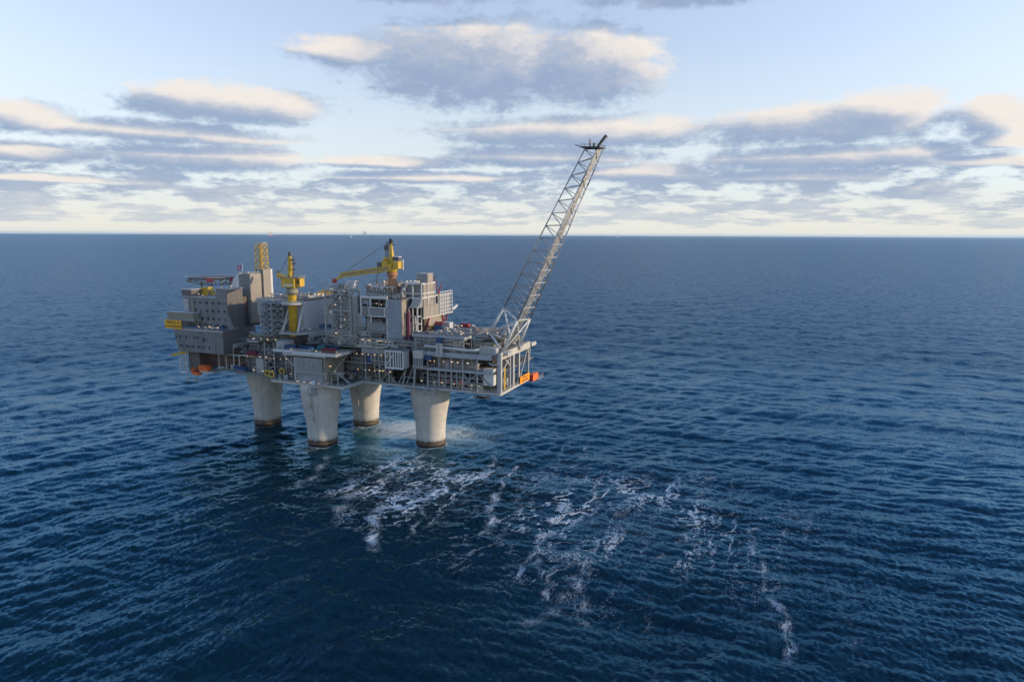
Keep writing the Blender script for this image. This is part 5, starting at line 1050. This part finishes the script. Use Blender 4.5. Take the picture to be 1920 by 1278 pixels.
# ------------------------------------------------------------------ floodlights
lm = MB().box(-.14, .14, -.14, .14, 0, 1.3).box(-.75, .75, -.4, .4, 1.3, 1.62)
LMe = lm.build('floodlight', 'white_paint', None)
lens = MB().box(-.72, .72, -.46, .40, 1.02, 1.28)
i0 = len(LMe.data.vertices)
me = bpy.data.meshes.new('floodlight'); vv = lm.v + lens.v; ff = lm.f + [tuple(i + len(lm.v) for i in f) for f in lens.f]
me.from_pydata(vv, [], ff); me.materials.append(MATS['white_paint']); me.materials.append(MATS['lamp_glow'])
for k, p in enumerate(me.polygons): p.material_index = 0 if k < len(lm.f) else 1
LMe.data = me
first = [True]
def lamps(label, group, pts):
    for p in pts:
        if first[0]: o = LMe; first[0] = False
        else: o = LMe.copy(); col.objects.link(o)
        o.location = W(*p); o.rotation_euler = (0, 0, TH + rnd.uniform(-.9, .9)); s_ = rnd.uniform(.45, .75); o.scale = (s_, s_, s_)
        o['label'] = label; o['category'] = 'lamp'; o['group'] = group
def row(u0, u1, v0, v1, z, n): return [(u0 + (u1 - u0) * (k + rnd.uniform(.1, .9)) / n, rnd.uniform(v0, v1), z) for k in range(n)]
lamps('small lit floodlight on the living quarters balcony', 'balcony floodlights', row(-92, -72, -13.4, -10, 59.2, 8))
lamps('small lit floodlight on the living quarters roof', 'quarters roof floodlights', row(-100, -73, -7, 6, 77.0, 9) + [(-75, 0, 81.9), (-73, 2, 81.9)])
lamps('small lit floodlight on the lamp studded module roof', 'module roof floodlights', row(-51, -22, -4, 24, 77.4, 22))
lamps('small lit floodlight in the deck bays above the left leg', 'left bay floodlights', row(-60, -18, -13, -9.4, 36.2, 8) + row(-60, -30, -10.5, -9.4, 43.8, 7) + row(-56, -30, -10, -7, 53.8, 5))
lamps('small lit floodlight on the white frame tower', 'frame tower floodlights', [(-4 + 3 * (k % 4), -3.2, 55 + 3.9 * k) for k in range(8)])
lamps('small lit floodlight on the laydown deck edge', 'laydown floodlights', row(-28, 12, -20, -15, 51.6, 6))
lamps('small lit floodlight in the bays between the middle legs', 'middle bay floodlights', row(12, 34, -5.0, -4.6, 40.6, 7) + row(12, 34, -4.9, -4.5, 49.0, 6))
lamps('small lit floodlight on the process module front', 'process module floodlights', row(16, 34, -4.2, -3.2, 56.6, 8) + [(24, -1.6, 76.2), (27, -1.6, 75.6), (38, 3, 80), (36, 5, 80), (16.5, 4, 85.4)])
lamps('small lit floodlight on the process module roof', 'process roof floodlights', row(12, 36, 10, 24, 85.0, 9) + row(38, 47, 6.4, 8, 87.7, 4))
lamps('small lit floodlight on the front of the flare end bays', 'right bay floodlights', row(50, 86, -5.0, -4.7, 48.4, 8) + row(50, 88, -5.1, -4.8, 37.4, 6))
lamps('small lit floodlight on the raised pipe deck', 'pipe deck floodlights', row(50, 75, -3, 34, 62.0, 8) + row(77, 90, 12, 40, 60.4, 7))
lamps('small lit floodlight around the louvred box', 'louvred box floodlights', row(-13, 4, -23, -22.6, 35.4, 4) + [(6, -19, 44), (8, -18, 41.4), (-20, -21, 46.5)])

# ------------------------------------------------------------------ ships on the horizon
def place(px_az, d): return Vector((d * math.sin(px_az), d * math.cos(px_az), 0))
def ship(label, az, d, L, rz, kind):
    o = bpy.data.objects.new('supply_ship' if kind != 'rig' else 'drilling_rig', None); col.objects.link(o)
    o.location = place(az, d); o.rotation_euler = (0, 0, rz); o['label'] = label; o['category'] = 'ship' if kind != 'rig' else 'drilling rig'; BASE[o] = (0, 0, 0)
    s_ = L / 100
    if kind == 'rig':
        mb = MB()
        for x in (-30, 30):
            for y in (-25, 25): mb.box(x - 6, x + 6, y - 6, y + 6, -5, 40)
        mb.box(-45, 45, -35, 35, 40, 52); mb.v = [tuple(c * s_ for c in p) for p in mb.v]; mb.build('hull', 'far_grey', o)
        for x in (-14, 22):
            mb = MB().lattice([(x - 9, -9, 52), (x + 9, -9, 52), (x + 9, 9, 52), (x - 9, 9, 52)], [(x - 3, -3, 118), (x + 3, -3, 118), (x + 3, 3, 118), (x - 3, 3, 118)], 4, 4, 3); mb.v = [tuple(c * s_ for c in p) for p in mb.v]; mb.build('derrick', 'far_grey', o)
    else:
        mb = MB().hexa([(-46, -9, -3), (44, -9, -3), (44, 9, -3), (-46, 9, -3), (-50, -10, 14), (56, -2, 18), (56, 2, 18), (-50, 10, 14)]); mb.v = [tuple(c * s_ for c in p) for p in mb.v]; mb.build('hull', 'far_red' if kind == 'pink' else 'far_grey', o)
        mb = MB().box(-12, 44, -9, 9, 15, 40).box(-4, 38, -8, 8, 40, 58).box(18, 24, -3, 3, 58, 74); mb.v = [tuple(c * s_ for c in p) for p in mb.v]; mb.build('superstructure', 'far_pink' if kind == 'pink' else 'far_white', o)
        mb = MB().bar((-30, 0, 14), (-30, 0, 40), 3).bar((-30, 0, 38), (-8, 0, 44), 2.5); mb.v = [tuple(c * s_ for c in p) for p in mb.v]; mb.build('deck_crane', 'far_grey', o)
plain('far_grey', (0.42, 0.45, 0.50), 0.8); plain('far_red', (0.40, 0.25, 0.24), 0.8); plain('far_white', (0.8, 0.8, 0.78), 0.8); plain('far_pink', (0.85, 0.62, 0.50), 0.8)
A_ = lambda px: math.atan((px - 960) / 1280)
ship('pinkish ship on the horizon above the quarters mast', A_(513), 30000, 260, R(200), 'pink')
ship('hazy twin derrick drilling rig on the horizon left of the second crane', A_(686), 33000, 210, R(20), 'rig')
ship('tiny pale ship just left of the far drilling rig', A_(661), 22000, 70, R(30), 'white')
ship('tiny ship on the horizon right of the flare boom', A_(1131), 33000, 160, R(160), 'white')
ship('second tiny ship on the horizon, rightmost beyond the flare boom', A_(1154), 33000, 190, R(10), 'grey')

# ------------------------------------------------------------------ sea air
hz_me = MB().box(-72000, 72000, -72000, 72000, -8, 166)
hm = bpy.data.materials.new('sea_air'); hm.use_nodes = True; hm.node_tree.nodes.clear(); t = NT(hm.node_tree)
pv = t.n('ShaderNodeVolumePrincipled'); pv.inputs['Color'].default_value = rgb(0.50, 0.76, 1.0); pv.inputs['Density'].default_value = 1.0e-5; pv.inputs['Anisotropy'].default_value = 0.2
mo = t.n('ShaderNodeOutputMaterial'); t.link(pv.outputs[0], mo.inputs['Volume'])
ho = hz_me.build('haze', hm); ho['kind'] = 'stuff'
